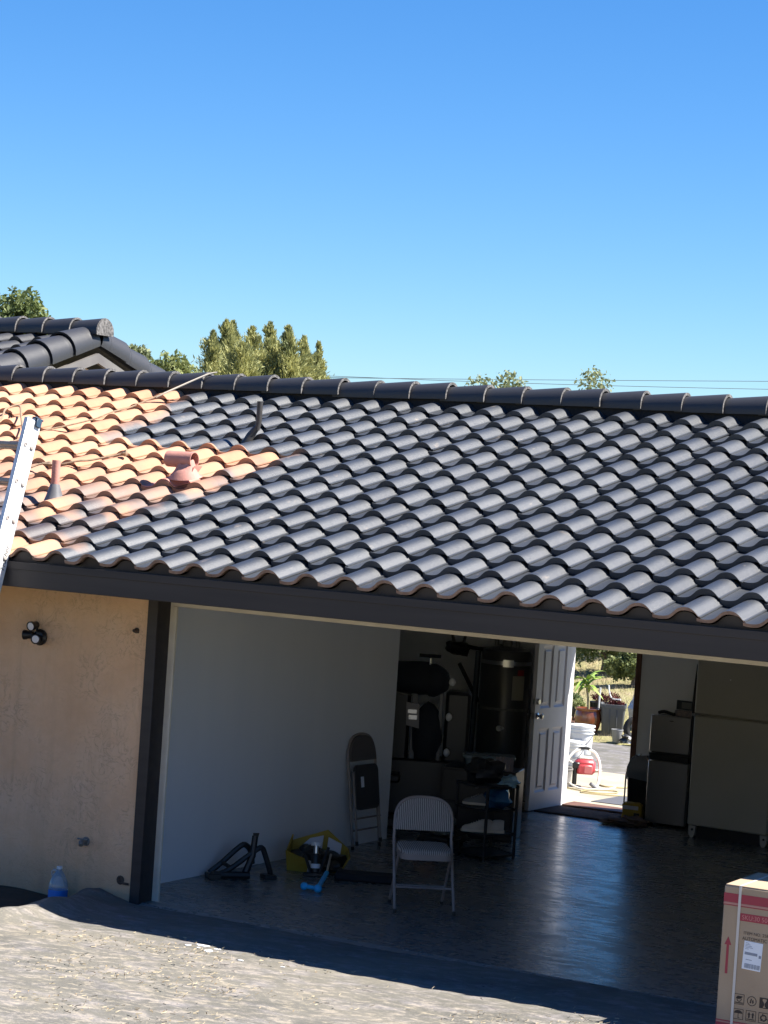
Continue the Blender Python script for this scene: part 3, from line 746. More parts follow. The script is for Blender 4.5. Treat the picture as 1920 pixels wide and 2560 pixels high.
# ------------------------------------------------------------------ carton at the right edge
M_CARD = mat('brown_cardboard', (.36,.265,.175), .85, (.41,.31,.21), 3, .05, 90)
M_PRED = mat('red_print', (.34,.05,.065), .8); M_PINK = mat('pink_print', (.50,.24,.20), .8)
M_PBLK = mat('black_print', (.045,.035,.028), .85)
M_STRAP = mat('translucent_strap', (.66,.62,.57), .3, alpha=.85); M_LABEL = mat('white_paper_label', (.74,.78,.84), .6); M_INKG = mat('grey_print', (.25,.28,.34), .7)
bx = thing('carton', 'tall brown cardboard carton with red bands and a white shipping label, right of the garage', 'cardboard box', (4.92,-1.66,.15), math.radians(2))
BW, BD, BH = .60, .56, .866
body = part('carton_body', MB().box(0,BW,0,BD,0,BH,.006), M_CARD, bx)
part('flap', MB().box(.006,BW-.006,.005,BD/2-.002,BH+.0005,BH+.006,.001).box(.006,BW-.006,BD/2+.002,BD-.005,BH+.0005,BH+.006,.001), M_CARD, bx)
def pr(name, x0, x1, z0, z1, m, d=.0015): return part(name, MB().box(x0,x1,-d,.001,z0,z1), m, body, smooth=False)
pr('red_band', .001,BW-.001,.776,.826,M_PRED); pr('pink_band', .001,BW-.001,.765,.774,M_PINK); pr('thin_band', .001,BW-.001,.758,.763,M_PRED)
pr('red_band', .001,BW-.001,.06,.108,M_PRED); pr('thin_band', .001,BW-.001,.117,.123,M_PRED); pr('pink_band', .001,BW-.001,.110,.115,M_PINK)
pr('sku_strip', .10,BW-.04,.682,.724,M_PRED)
def lett(txt, size, x, z, m, st=1): 
    o = link('lettering', text_mesh(txt, size, m, 'lettering', stretch=st), body); o.matrix_local = tr(x,-.0022,z) @ rot('X', PI/2); return o
lett('SKU:30 50450 01', .036, .112, .691, mat('pale_red_print', (.55,.22,.20), .8), .95)
lett('ITEM NO. 2583MMS', .024, .128, .610, M_PBLK, 1.0); lett('AUTOMATIC ICE MAKER', .026, .122, .580, M_PBLK, .95)
part('arrow', MB().prism([(.035,.38),(.049,.38),(.049,.54),(.062,.54),(.042,.585),(.022,.54),(.035,.54)], 'y', -.0015, .001), M_PRED, body, smooth=False)
lb = part('shipping_label', MB().box(-.0535,.0535,-.0030,.0,-.078,.078,.0005), M_LABEL, bx); lb.matrix_local = tr(.187,0,.497) @ rot('Y', .045)
def lp(x0,x1,z0,z1,name='label_print'):
    part(name, MB().box(x0,x1,-.0038,-.003,z0,z1), M_INKG, lb, smooth=False)
lp(-.045,.028,.003,.018); lp(.037,.050,-.006,.010)
for i in range(5): lp(-.045,-.045+.02+.008*((i*7) % 4),.034+i*.008,.0365+i*.008)
lp(-.035,.0,-.025,-.022)
xx = -.04
while xx < .045:
    ww = random.choice((.0016,.003,.0045)); lp(xx,xx+ww,-.070,-.045,'barcode_bar'); xx += ww+random.choice((.0015,.0025))
for sx in (.094, .345): 
    part('strap', MB().box(sx-.0075,sx+.0075,-.0045,-.0032,0,BH+.007).box(sx-.0075,sx+.0075,-.0045,BD+.004,BH+.007,BH+.0085), M_STRAP, bx)
def sym(cx, cz, kind):
    mb = MB(); a = .029; e = .0025; y0, y1 = -.0016, .001
    P = lambda pts: mb.prism([(cx+p, cz+q) for p, q in pts], 'y', y0, y1)
    ring = lambda r, t_, n=18, a0=0, a1=2*PI: [P([((r)*math.cos(a0+(a1-a0)*i/n),(r)*math.sin(a0+(a1-a0)*i/n)),((r)*math.cos(a0+(a1-a0)*(i+1)/n),(r)*math.sin(a0+(a1-a0)*(i+1)/n)),((r-t_)*math.cos(a0+(a1-a0)*(i+1)/n),(r-t_)*math.sin(a0+(a1-a0)*(i+1)/n)),((r-t_)*math.cos(a0+(a1-a0)*i/n),(r-t_)*math.sin(a0+(a1-a0)*i/n))]) for i in range(n)]
    if kind != 'round' and kind != 'glass':
        for q in ((-a,a,-a,-a+e),(-a,a,a-e,a),(-a,-a+e,-a+e,a-e),(a-e,a,-a+e,a-e)): P([(q[0],q[2]),(q[1],q[2]),(q[1],q[3]),(q[0],q[3])])
    if kind == 'umbrella':
        P([(-.024,.004)]+[(.024*math.cos(PI-PI*i/10),.004+.018*math.sin(PI-PI*i/10)) for i in range(1,10)]+[(.024,.004)]); P([(-.0012,-.022),(.0012,-.022),(.0012,.004),(-.0012,.004)]); P([(.0012,-.022),(.008,-.022),(.008,-.019),(.0012,-.019)])
    if kind == 'up':
        for x in (-.011,.011): P([(x-.004,-.012),(x+.004,-.012),(x+.004,.006),(x+.009,.006),(x,.02),(x-.009,.006),(x-.004,.006)])
        P([(-.022,-.022),(.022,-.022),(.022,-.017),(-.022,-.017)])
    if kind == 'cycle':
        for k in range(3):
            a0 = k*2*PI/3+.3; ring(.019,.007,5,a0,a0+1.45)
            c_ = a0+1.45; P([(.026*math.cos(c_),.026*math.sin(c_)),(.006*math.cos(c_),.006*math.sin(c_)),(.017*math.cos(c_+.55),.017*math.sin(c_+.55))])
    if kind == 'hand':
        P([(-.02,.005),(.0,.0),(.018,.012),(.018,.018),(-.01,.018)]); ring(.014,.004,10); P([(-.024,-.022),(.022,-.022),(.022,-.017),(-.024,-.017)])
    if kind == 'round':
        ring(.027,.0035); P([(-.012,-.012),(-.004,-.012),(.0,.012),(-.006,.014)]); P([(.004,-.014),(.012,-.008),(.008,.01),(.002,.002)])
    if kind == 'glass':
        P([(-a,-a),(-.008,-a),(-.008,-.02),(-.002,-.016),(-.002,-.002),(-.012,.014),(-.012,a-.004),(-.012,a),(-a,a)]); P([(a,-a),(a,a),(.012,a),(.012,.014),(.002,-.002),(.002,-.016),(.008,-.02),(.008,-a)]); P([(-.012,a-.006),(.012,a-.006),(.012,a),(-.012,a)]); P([(-.008,-a),(.008,-a),(.008,-a+.004),(-.008,-a+.004)])
    part('handling_symbol', mb, M_PBLK, body, smooth=False)
for i, k in enumerate(('hand','round','glass')): sym(.128+i*.073, .250, k)
for i, k in enumerate(('umbrella','up','cycle')): sym(.128+i*.073, .168, k)

# ------------------------------------------------------------------ inside the garage
def m_stripe(name, c1, c2, freq, axis):
    g = NB(name); t = g.n('TexCoord').outputs['Object']; g.b.inputs['Roughness'].default_value = .9
    wv = g.n('TexWave', wave_type='BANDS', bands_direction=axis); wv.inputs['Scale'].default_value = freq; wv.inputs['Distortion'].default_value = 1.2; wv.inputs['Detail'].default_value = 2; wv.inputs['Detail Scale'].default_value = 2
    g.l(t, wv.inputs[0]); g.l(g.ramp(wv.outputs['Fac'], [(.3, c1), (.62, c2)]), g.b.inputs['Base Color']); g.bump(wv.outputs['Fac'], .4, .004); return g.m
M_FAB = m_stripe('striped_fabric', (.10,.09,.09), (.42,.40,.38), 22, 'X')
M_TAUPE = mat('taupe_enamel', (.235,.20,.185), .4, (.27,.235,.22), 6)
M_RUB = mat('black_rubber', (.012,.012,.012), .75)
ch = thing('folding_chair', 'open taupe folding chair with striped padded seat and back in the middle of the garage', 'chair', (1.43,1.32,0), math.atan2(.27,.36))
W2 = .215
arc = [(-W2,.085,.54),(-W2,.10,.63),(-W2*.96,.115,.70),(-W2*.82,.128,.755),(-W2*.58,.138,.79),(-W2*.3,.142,.803)]
arc = [(-W2-.004,-.235,.0),(-W2,.06,.46)]+arc
full = arc+[(0,.143,.806)]+[(-x,y,z) for x,y,z in arc[::-1]]
part('frame', MB().tube(smooth_pts(full,4), .0115, 10), M_TAUPE, ch)
for s_ in (-1,1):
    part('rear_leg', MB().tube([(s_*(W2-.018),.235,.0),(s_*(W2-.02),-.10,.435)], .0105, 10), M_TAUPE, ch)
    part('foot_cap', MB().tube([(s_*(W2+.004),-.236,0),(s_*(W2+.003),-.222,.026)], .0135, 10), M_RUB, ch)
    part('foot_cap', MB().tube([(s_*(W2-.018),.236,0),(s_*(W2-.018),.217,.026)], .0125, 10), M_RUB, ch)
def yz(z): return -.235+.295*z/.46
part('stretcher', MB().tube([(-W2,yz(.175),.175),(W2,yz(.175),.175)], .008, 8), M_TAUPE, ch)
part('stretcher', MB().tube([(-W2+.018,.235-.335*.15/.435,.15),(W2-.018,.235-.335*.15/.435,.15)], .007, 8), M_TAUPE, ch)
def rounded(x0, x1, y0, y1, r, n=5):
    P = []
    for cx, cy, a in ((x1-r,y1-r,0),(x0+r,y1-r,1),(x0+r,y0+r,2),(x1-r,y0+r,3)):
        P += [(cx+r*math.cos((a+i/n)*PI/2), cy+r*math.sin((a+i/n)*PI/2)) for i in range(n+1)]
    return P
sp_ = rounded(-.193,.193,-.20,.17,.07)
def scale_poly(P, k, cy=-.015): return [(x*k, cy+(y-cy)*k) for x, y in P]
MS = tr(0,0,.432) @ rot('X', .05)
mb = MB(); mb.rings([[MS @ Vector((x,y,-.035)) for x,y in sp_],[MS @ Vector((x,y,.006)) for x,y in sp_]])
part('seat_pan', mb, M_TAUPE, ch)
mb = MB(); R = []
for k, z in ((.985,.006),(1.0,.014),(.985,.027),(.93,.036),(.75,.042),(.4,.045),(.02,.046)): R.append([MS @ Vector((x,y,z)) for x,y in scale_poly(sp_,k)])
mb.rings(R, True, False); part('seat', mb, M_FAB, ch)
def back_cushion(arc_, y_off=0):
    top = [(p[0]*.965, p[1], p[2]-.008) for p in smooth_pts(arc_, 4)]
    zb = top[0][2]+.035; mb = MB()
    top = [p for p in top if p[2] >= zb]
    n = len(top); F, Bk = [], []
    rows = 6
    for off, sgn in ((-.024,-1),(.02,1)):
        grid = []
        for i in range(rows+1):
            f_ = i/rows; row = []
            for x, y, z in top:
                zz = zb+(z-zb)*f_; bul = math.sin(PI*min(1,max(0,f_*.9+.05)))**.5*math.sqrt(max(0,1-(x/ (W2*.99))**4))
                row.append((x, y+(yc(zz)-yc(z))+off*(.35+.65*bul), zz))
            grid.append(row)
        b = len(mb.v); 
        q = [(i*n+j, i*n+j+1, (i+1)*n+j+1, (i+1)*n+j) for i in range(rows) for j in range(n-1)]
        if sgn == 1: q = [t_[::-1] for t_ in q]
        mb.add([p for r_ in grid for p in r_], q)
    N_ = n*(rows+1)
    mb.f += [[rows*n+j, rows*n+j+1, N_+rows*n+j+1, N_+rows*n+j] for j in range(n-1)]+[[j+1, j, N_+j, N_+j+1] for j in range(n-1)]
    mb.mi = [0]*len(mb.f)
    return mb
def yc(z): return .075+(z-.5)*.22
part('backrest', back_cushion(full[2:-2]), M_FAB, ch)

# folded chair leaning on the white wall, underside of the seat facing out
fc_ = thing('folding_chair', 'folded dark taupe metal chair leaning against the left garage wall', 'chair', (-.285,3.49,0), math.radians(88))
TL = tr(0,0,0) @ rot('X', -.135)
def tp(P): return [TL @ Vector(p) for p in P]
fa = [(-W2,0,.012),(-W2,0,.62),(-W2,0,.78),(-W2*.93,0,.86),(-W2*.75,0,.925),(-W2*.45,0,.96),(0,0,.972)]
fa = fa+[(-x,y,z) for x,y,z in fa[-2::-1]]
part('frame', MB().tube(tp(smooth_pts(fa,4)), .0115, 8), M_TAUPE, fc_)
for s_ in (-1,1):
    part('rear_leg', MB().tube(tp([(s_*(W2-.025),-.03,.05),(s_*(W2-.025),-.028,.66)]), .0105, 8), M_TAUPE, fc_)
    part('foot_cap', MB().tube(tp([(s_*W2,0,.0),(s_*W2,0,.03)]), .014, 8), M_RUB, fc_)
    part('foot_cap', MB().tube(tp([(s_*(W2-.025),-.03,.035),(s_*(W2-.025),-.03,.07)]), .014, 8), M_RUB, fc_)
for z, y in ((.16,0),(.26,-.03)): part('stretcher', MB().tube(tp([(-W2+.01,y,z),(W2-.01,y,z)]), .008, 8), M_TAUPE, fc_)
M_UND = mat('dark_seat_underside', (.05,.047,.047), .8)
rp = rounded(-.185,.185,.33,.71,.06)
mb = MB(); mb.rings([[TL @ Vector((x,-.045,z)) for x,z in rp],[TL @ Vector((x,-.02,z)) for x,z in rp]]); part('seat', mb, M_UND, fc_)
part('paper_sticker', MB().box(-.10,-.055,-.0475,-.045,.52,.61,0,TL), M_LABEL, fc_)
bp_ = [(x*.94,-.012,z-.012) for x,_,z in smooth_pts(fa,4) if z > .74]
mb = MB(); mb.rings([[TL @ Vector((x,-.022,z)) for x,y,z in bp_],[TL @ Vector((x,.015,z)) for x,y,z in bp_]]); part('backrest', mb, mat('dull_brown_vinyl', (.11,.095,.09), .7), fc_)

# black tubular support on the floor
t = thing('steel_bracket', 'black tubular steel A-shaped support lying on the floor by the white wall', 'steel support', (-.32,1.42,0), math.radians(52))
TB = .022
M_BSTEEL = mat('black_steel', (.016,.017,.018), .42)
part('loop', MB().tube(smooth_pts([(-.20,-.10,.03),(-.10,-.10,.11),(.04,-.10,.235),(.09,-.10,.24),(.13,-.10,.19),(.15,-.09,.10)],3), TB, 8), M_BSTEEL, t)
part('loop', MB().tube(smooth_pts([(-.17,-.20,.03),(-.06,-.20,.08),(.14,-.20,.225),(.185,-.20,.235),(.21,-.20,.19),(.26,-.20,.06),(.265,-.19,.03)],3), TB, 8), M_BSTEEL, t)
part('upright', MB().tube([(.05,-.21,.03),(.11,-.2,.18),(.125,-.19,.33)], [.03,.027,.025], 8), M_BSTEEL, t)
part('crossbar', MB().tube([(-.10,-.11,.11),(-.07,-.20,.09)], .016, 8), M_BSTEEL, t)
part('base_bar', MB().tube([(-.22,-.20,.03),(.08,-.24,.03)], .03, 8).box(-.25,-.15,-.25,-.14,0,.045,.006).box(.2,.30,-.26,-.14,0,.035,.006), M_BSTEEL, t)
mb = MB()
for i in range(6): mb.tube([(.115+.006*i,-.19,.32),(.11+.009*i,-.19,.352)], .005, 5)
part('frayed_strap', mb, M_BSTEEL, t)

# yellow printed box with tools, opened
M_YEL = mat('yellow_printed_card', (.40,.28,.03), .7, (.33,.22,.02), 5); M_WCARD = mat('white_printed_card', (.55,.56,.60), .7)
yb_ = thing('tool_box', 'open yellow and white cardboard box with crooked flaps on the garage floor', 'cardboard box', (-.01,2.19,0), math.radians(28))
def panel(pts, m, nm='side_panel', t_=.005):
    a, b, c = [Vector(p) for p in pts[:3]]; nn = (b-a).cross(c-a).normalized()*t_
    mb = MB(); n = len(pts); v = [Vector(p)+nn for p in pts]+[Vector(p)-nn for p in pts]
    mb.add(v, [tuple(range(n)), tuple(range(n,2*n))[::-1]]+[(i, n+i, n+(i+1)%n, (i+1)%n) for i in range(n)])
    return part(nm, mb, m, yb_, smooth=False)
panel([(-.21,-.15,0),(-.05,-.19,0),(-.04,-.23,.10),(-.23,-.18,.16)], M_YEL); panel([(-.05,-.19,.005),(.05,-.20,.005),(.05,-.25,.075),(-.04,-.23,.10)], M_WCARD)
panel([(-.21,-.15,0),(-.21,.15,0),(-.20,.17,.24),(-.22,-.17,.17)], M_YEL)
panel([(-.21,.15,0),(.21,.15,0),(.25,.15,.16),(.08,.20,.29),(-.21,.17,.19)], M_YEL)
panel([(-.12,.140,.16),(.04,.140,.12),(.05,.150,.25),(-.06,.15,.22)], M_WCARD); panel([(.08,.139,.10),(.19,.139,.07),(.2,.145,.19),(.09,.145,.24)], M_WCARD)
panel([(.21,-.10,0),(.21,.15,0),(.25,.15,.16),(.28,-.07,.12)], M_YEL)
panel([(-.21,-.15,.003),(.21,-.15,.003),(.21,.15,.003),(-.21,.15,.003)], M_YEL, 'bottom_panel', .002)
mb = MB().blob((-.06,.0,.09), (.13,.12,.08), 3, .3).blob((.08,-.03,.075), (.13,.13,.07), 9, .3).blob((.1,-.16,.045), (.11,.08,.05), 19, .3)
one('tool_bag', mb, M_BSTEEL, 'crumpled black cloth filling the yellow box', 'bag', (-.01,2.19,.006), .5)
jk = thing('floor_jack', 'black hydraulic jack with white stickers poking out of the yellow box', 'jack', (.17,1.90,0), math.radians(38))
part('body', MB().lathe([(.052,0),(.052,.02),(.036,.03),(.036,.16),(.03,.175)], 16, M=tr(0,0,0) @ rot('X', -.15)), M_BSTEEL, jk)
part('ram', MB().lathe([(.02,.17),(.02,.24),(.026,.245),(.026,.262)], 14, M=rot('X', -.15)), M_STEEL, jk)
part('sticker', MB().lathe([(.0375,.06),(.0375,.095)], 16, M=rot('X', -.15), cap0=False, cap1=False), M_LABEL, jk)
part('collar', MB().lathe([(.042,.235),(.044,.262),(.03,.264)], 14, M=rot('X', -.15)), M_WHITE, jk)
part('handle_socket', MB().box(-.10,.11,-.045,-.005,0,.03,.006).tube([(.03,-.03,.03),(.10,.05,.22)], .012, 8).tube([(-.04,-.02,.03),(-.1,.06,.2)], .012, 8), M_BSTEEL, jk)
M_BLUE = mat('bright_blue_plastic', (.03,.42,.80), .4)
t = thing('tee_handle', 'bright blue L-shaped handle with two ball ends lying in front of the yellow box', 'handle', (.575,1.27,.032))
part('grip', MB().tube([(0,0,0),(-.20,.46,.04)], .0185, 10).blob((0,0,0), (.032,.032,.032), 1, 0), M_BLUE, t)
part('grip', MB().tube([(0,0,0),(-.115,.01,0)], .017, 10).blob((-.125,.01,0), (.031,.031,.031), 1, 0), M_BLUE, t)
part('shaft', MB().tube([(-.20,.46,.04),(-.29,.66,.15)], .009, 8), M_STEEL, t)
t = one('tool_case', MB().box(-.23,.23,-.10,.10,0,.065,.018), mat('dark_navy_fabric', (.012,.013,.017), .85), 'flat black case lying on the floor behind the striped chair', 'case', (.55,2.02,0), math.radians(25))

# home gym in the recess
M_NAVY = mat('navy_vinyl', (.010,.014,.024), .8); M_GREYST = mat('grey_upright_steel', (.16,.16,.17), .45)
gy_ = thing('home_gym', 'black multi gym with grey uprights, round pads and pale weight pegs in the dark recess', 'exercise machine', (-.62,5.0,0), math.radians(28))
part('upright', MB().box(-.12,-.07,-.03,.03,.0,1.22,.005), M_GREYST, gy_); part('upright', MB().box(.13,.165,-.03,.03,.1,1.30,.005), M_GREYST, gy_)
part('base', MB().box(-.55,.55,-.22,.22,0,.10,.02).box(-.30,.38,-.06,.35,.10,.62,.02), M_BLK, gy_)
part('shroud', MB().box(-.36,-.13,-.02,.16,.1,1.30,.03).box(.19,.42,.04,.30,.1,1.25,.03), M_BLK, gy_)
part('roller_pad', MB().lathe([(.05,-.34),(.14,-.33),(.155,-.05),(.15,.02)], 18, M=tr(.0,.02,1.36) @ rot('Y', PI/2)).blob((.08,-.02,1.35), (.135,.12,.15), 2, .05), M_NAVY, gy_)
part('weight_bag', MB().blob((.03,.02,.85), (.15,.11,.28), 5, .06), M_NAVY, gy_)
part('bench', MB().box(-.62,-.18,-.30,.02,.42,.50,.02).box(-.56,-.50,-.2,-.1,.0,.42), M_BLK, gy_)
bz = part('console', MB().prism([(-.16,.93),(-.04,.905),(-.05,1.13),(-.17,1.14)], 'y', -.09, -.06), mat('grey_console', (.20,.19,.20), .35), gy_, smooth=False)
part('screen', MB().box(-.15,-.07,-.0935,-.09,1.04,1.075).box(-.14,-.065,-.0935,-.09,.985,1.025), M_STEEL, gy_)
for i, (x, z) in enumerate(((.235,1.345),(.225,1.025),(.225,.70))): part('peg_cap', MB().blob((x,-.06,z), (.03,.025,.038), 4, .05, 10, 7), M_WHITE, gy_)
part('grip_bar', MB().tube([(.02,-.02,1.46),(.02,-.02,1.56)], .010, 8).tube([(-.08,-.02,1.57),(.12,-.02,1.57)], .016, 8), M_BLK, gy_)
part('chrome_rod', MB().tube([(.02,-.035,1.47),(.02,-.035,1.55)], .009, 8), mat('bright_chrome', (.8,.8,.8), .15, metal=1), gy_)
part('cable', MB().tube(smooth_pts([(-.34,-.05,1.24),(-.2,-.05,1.21),(-.09,-.04,1.2)],4), .006, 6), M_GREYP, gy_)

# water heater and the pipes over it
M_WH = mat('dark_grey_enamel', (.055,.055,.055), .3, (.07,.07,.07), 4)
wh = thing('water_heater', 'tall dark cylindrical water heater with strap, label and pipes beside the open door', 'water heater', (-.87,7.12,0))
part('tank', MB().lathe([(.24,.05),(.25,.08),(.25,1.50),(.235,1.54),(.15,1.57),(.001,1.58)], 28), M_WH, wh)
part('strap', MB().lathe([(.2535,1.40),(.2535,1.44)], 28, cap0=False, cap1=False), M_STEEL, wh)
part('strap', MB().lathe([(.2535,.95),(.2535,.975)], 28, cap0=False, cap1=False), M_GREYP, wh)
def curved(r, a0, a1, z0, z1, n=6): 
    return MB().rings([[(r*math.cos(a0+(a1-a0)*i/n), r*math.sin(a0+(a1-a0)*i/n), z) for i in range(n+1)] for z in (z0,z1)], False)
av = math.atan2(-21.1, 10.45)
part('warning_label', curved(.2525, av+.30, av+.85, 1.06, 1.30), mat('cream_label', (.34,.32,.26), .7), wh); part('red_sticker', curved(.2525, av+.5, av+.8, 1.305, 1.36), mat('red_sticker_print', (.30,.02,.02), .6), wh)
part('buckle', curved(.257, av-.12, av+.3, 1.385, 1.455), mat('bright_buckle', (.75,.72,.6), .3, metal=1), wh)
part('valve', MB().lathe([(.02,0),(.02,.05),(.03,.055),(.03,.075)], 12, (.25*math.cos(av),.25*math.sin(av),.78), rot('X', PI/2)), mat('pale_valve', (.8,.8,.75), .3), wh)
part('flue', MB().tube([(0,0,1.57),(0,0,2.5)], .05, 12).tube(smooth_pts([(-.12,0,1.57),(-.12,0,1.72),(-.2,0,1.78),(-.7,.05,1.70)],4), .022, 8).tube(smooth_pts([(.12,0,1.57),(.12,0,1.75),(.2,.1,1.80),(.6,.3,1.78)],4), .022, 8), M_GREYP, wh)
part('cold_pipe', MB().tube([(-.33,-.02,.1),(-.31,-.02,1.5)], .028, 8), mat('dull_blue_pipe', (.05,.07,.11), .5), wh)
t = thing('shut_off_box', 'dark valve and wiring bundle hanging high on the recess wall', 'pipe fitting', (-1.60,7.46,1.48))
part('body', MB().blob((0,0,0), (.13,.09,.075), 8, .2).tube(smooth_pts([(.1,0,.03),(.3,-.02,.02),(.5,0,.07)],4), .02, 8), M_BLK, t)
part('cable', MB().tube(smooth_pts([(-.05,0,.06),(-.1,0,.25),(-.08,.02,.5)],4), .015, 6).tube(smooth_pts([(.06,0,.05),(.1,0,.3),(.08,.02,.6)],4), .015, 6), M_BLK, t)
part('lever', MB().tube([(.04,-.03,-.15),(.28,-.02,-.52)], .02, 6), M_BLK, t)
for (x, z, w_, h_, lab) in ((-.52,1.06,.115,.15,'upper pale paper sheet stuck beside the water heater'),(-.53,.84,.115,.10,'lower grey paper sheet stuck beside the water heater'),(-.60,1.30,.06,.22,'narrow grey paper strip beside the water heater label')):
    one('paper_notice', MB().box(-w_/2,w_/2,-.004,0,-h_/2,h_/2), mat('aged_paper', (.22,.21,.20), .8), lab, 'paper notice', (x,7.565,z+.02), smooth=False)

# shoe rack with shoes
rk_ = thing('shoe_rack', 'black metal open shoe rack with four tiers beside the garage door opening', 'shoe rack', (.62,3.95,0), math.radians(0))
posts = [(.10,-.22),(.235,.07),(-.26,-.08),(-.10,.30)]
poly = [(-.27,-.09),(-.10,-.19),(.10,-.225),(.20,-.05),(.24,.075),(-.10,.31)]
for (x, y) in posts: part('post', MB().box(x-.011,x+.011,y-.011,y+.011,0,.635,.002), M_BSTEEL, rk_)
for z in (.03,.205,.415,.61):
    part('tier', MB().prism([(x*.96,y*.96) for x,y in poly], 'z', z, z+.008), mat('smoked_shelf', (.02,.024,.028), .35) if z == .03 else bpy.data.materials['smoked_shelf'], rk_, smooth=False)
    pts = [(x,y,z+.006) for x,y in poly]; part('tier_rim', MB().tube(pts+[pts[0]], .010, 6), M_BSTEEL, rk_)
M_SHOE = mat('off_white_leather', (.50,.46,.40), .7, (.42,.38,.33), 12); M_SOLE = mat('cream_sole', (.55,.50,.40), .7)
def shoe(x, y, z, rz, label, m=M_SHOE, k=1):
    t = thing('shoe', label, 'shoe', (x,y,z), rz, 'shoes on the rack')
    so_ = [(-.135,.0),(-.12,.032),(-.05,.042),(.03,.036),(.10,.034),(.128,.02),(.132,0),(.128,-.02),(.10,-.034),(.03,-.036),(-.05,-.042),(-.12,-.032)]
    part('sole', MB().prism([(a*k,b*k) for a,b in so_], 'z', 0, .022*k), M_SOLE, t)
    R = []
    for a, wd, h in ((-.125,.022,.018),(-.10,.034,.035),(-.05,.038,.048),(0,.034,.066),(.04,.031,.088),(.09,.032,.092),(.122,.026,.086)):
        R.append([(a*k, wd*k*math.cos(q)*(1-.25*max(0,math.sin(q))), (.02+h*max(0,math.sin(q)))*k) for q in [PI*i/8 for i in range(9)]])
    part('upper', MB().rings(R, False), m, t); 
    mb = MB()
    for i in range(4): mb.tube([((-.045+.02*i)*k,-.02*k,(.068+.010*i)*k),((-.045+.02*i)*k,.02*k,(.068+.010*i)*k)], .004*k, 5)
    part('laces', mb, M_SOLE, t); return t
shoe(.60,3.80,.225,math.radians(28),'left cream sneaker on the lower tier of the shoe rack')
shoe(.69,3.86,.225,math.radians(30),'right cream sneaker against the corner post of the shoe rack')
shoe(.52,3.92,.435,math.radians(15),'grey sneaker on the middle tier of the shoe rack beside the blue bags', mat('grey_suede', (.16,.16,.15), .8), .9)
M_BLUEB = mat('blue_plastic_film', (.015,.055,.14), .25, (.03,.12,.22), 9)
one('plastic_bag', MB().blob((0,0,.09), (.12,.10,.09), 12, .22), M_BLUEB, 'shiny blue plastic package on the middle tier of the shoe rack', 'bag', (.70,3.97,.42))
one('plastic_bag', MB().blob((0,0,.05), (.09,.07,.045), 15, .35, 16, 10), mat('pale_film', (.22,.36,.44), .2), 'small pale blue crumpled film on top of the shoe rack', 'bag', (.79,3.98,.615))
one('plastic_bag', MB().blob((0,0,.11), (.17,.12,.11), 22, .25, 16, 10), M_BLK, 'black bag slumped on top of the shoe rack', 'bag', (.56,3.95,.61))
one('plastic_bag', MB().blob((0,0,.11), (.14,.12,.11), 31, .2, 16, 10), mat('grey_green_fabric', (.10,.12,.11), .8), 'grey green bag on the floor between the striped chair and the shoe rack', 'bag', (.30,3.70,.16))
tb = one('stool', MB().box(-.14,.14,-.14,.14,.13,.165,.01).box(-.13,-.10,-.13,-.10,0,.13).box(.10,.13,-.13,-.10,0,.13).box(.10,.13,.10,.13,0,.13).box(-.13,-.10,.10,.13,0,.13), M_BLK, 'low black step stool under the grey green bag', 'stool', (.30,3.72,0))
one('ball', MB().blob((0,0,.075), (.11,.09,.075), 8, .06, 16, 10), mat('rusty_brown_leather', (.22,.085,.035), .6), 'brown rounded leather bundle on the floor behind the striped chair', 'bundle', (.37,3.35,0))
t = one('floor_bag', MB().blob((0,0,.10), (.22,.15,.11), 18, .2, 16, 10), M_BLK, 'black sack on the floor left of the shoe rack', 'bag', (.16,4.05,0))
cb = thing('cabinet', 'low black cabinet behind the shoe rack', 'cabinet', (.10,5.02,0), math.radians(15))
part('carcass', MB().box(-.42,.26,-.2,.2,.0,.62,.006), M_BLK, cb)
part('drawer', MB().box(-.40,.24,-.215,-.2,.33,.60,.004), M_BLK, cb); part('drawer', MB().box(-.40,.24,-.215,-.2,.04,.31,.004), M_BLK, cb)
part('drawer_knob', MB().blob((-.08,-.225,.46), (.015,.015,.015), 1, 0, 8, 6), M_GREYST, cb)
M_TUB = mat('cloudy_plastic', (.16,.21,.22), .25)
tb = thing('storage_tub', 'cloudy shallow plastic tub with a rim on the low black cabinet', 'storage tub', (.08,4.98,.625), math.radians(28))
mb = MB(); R = []
for k, z in ((.86,0),(.93,.06),(.96,.085),(1.03,.088),(1.03,.10),(.94,.10),(.9,.02)): R.append([(x*k,y*k,z) for x,y in rounded(-.23,.23,-.15,.15,.05)])
mb.rings(R); part('tub', mb, M_TUB, tb)
part('lid', MB().rings([[(x*k,y*k,z) for x,y in rounded(-.23,.23,-.15,.15,.05)] for k, z in ((1.04,.101),(1.04,.112),(.9,.116))]), M_TUB, tb)
mb = MB(); R = []
for i in range(6):
    z = .12-.03*i; R.append([(.06+.16*j/10, -.162-.012*math.sin(j*1.7+i*.4)-.004*i, z-.02*math.sin(j*.9)*(i > 3)) for j in range(11)])
mb.rings(R, False); R2 = [[(p[0],p[1]+.004,p[2]) for p in r_] for r_ in R]; mb.rings(R2, False)
t = one('cloth', mb, mat('pinkish_rag', (.30,.25,.24), .9), 'pale pinkish rag hanging over the corner of the plastic tub', 'rag', (.08,4.98,.625), math.radians(28))

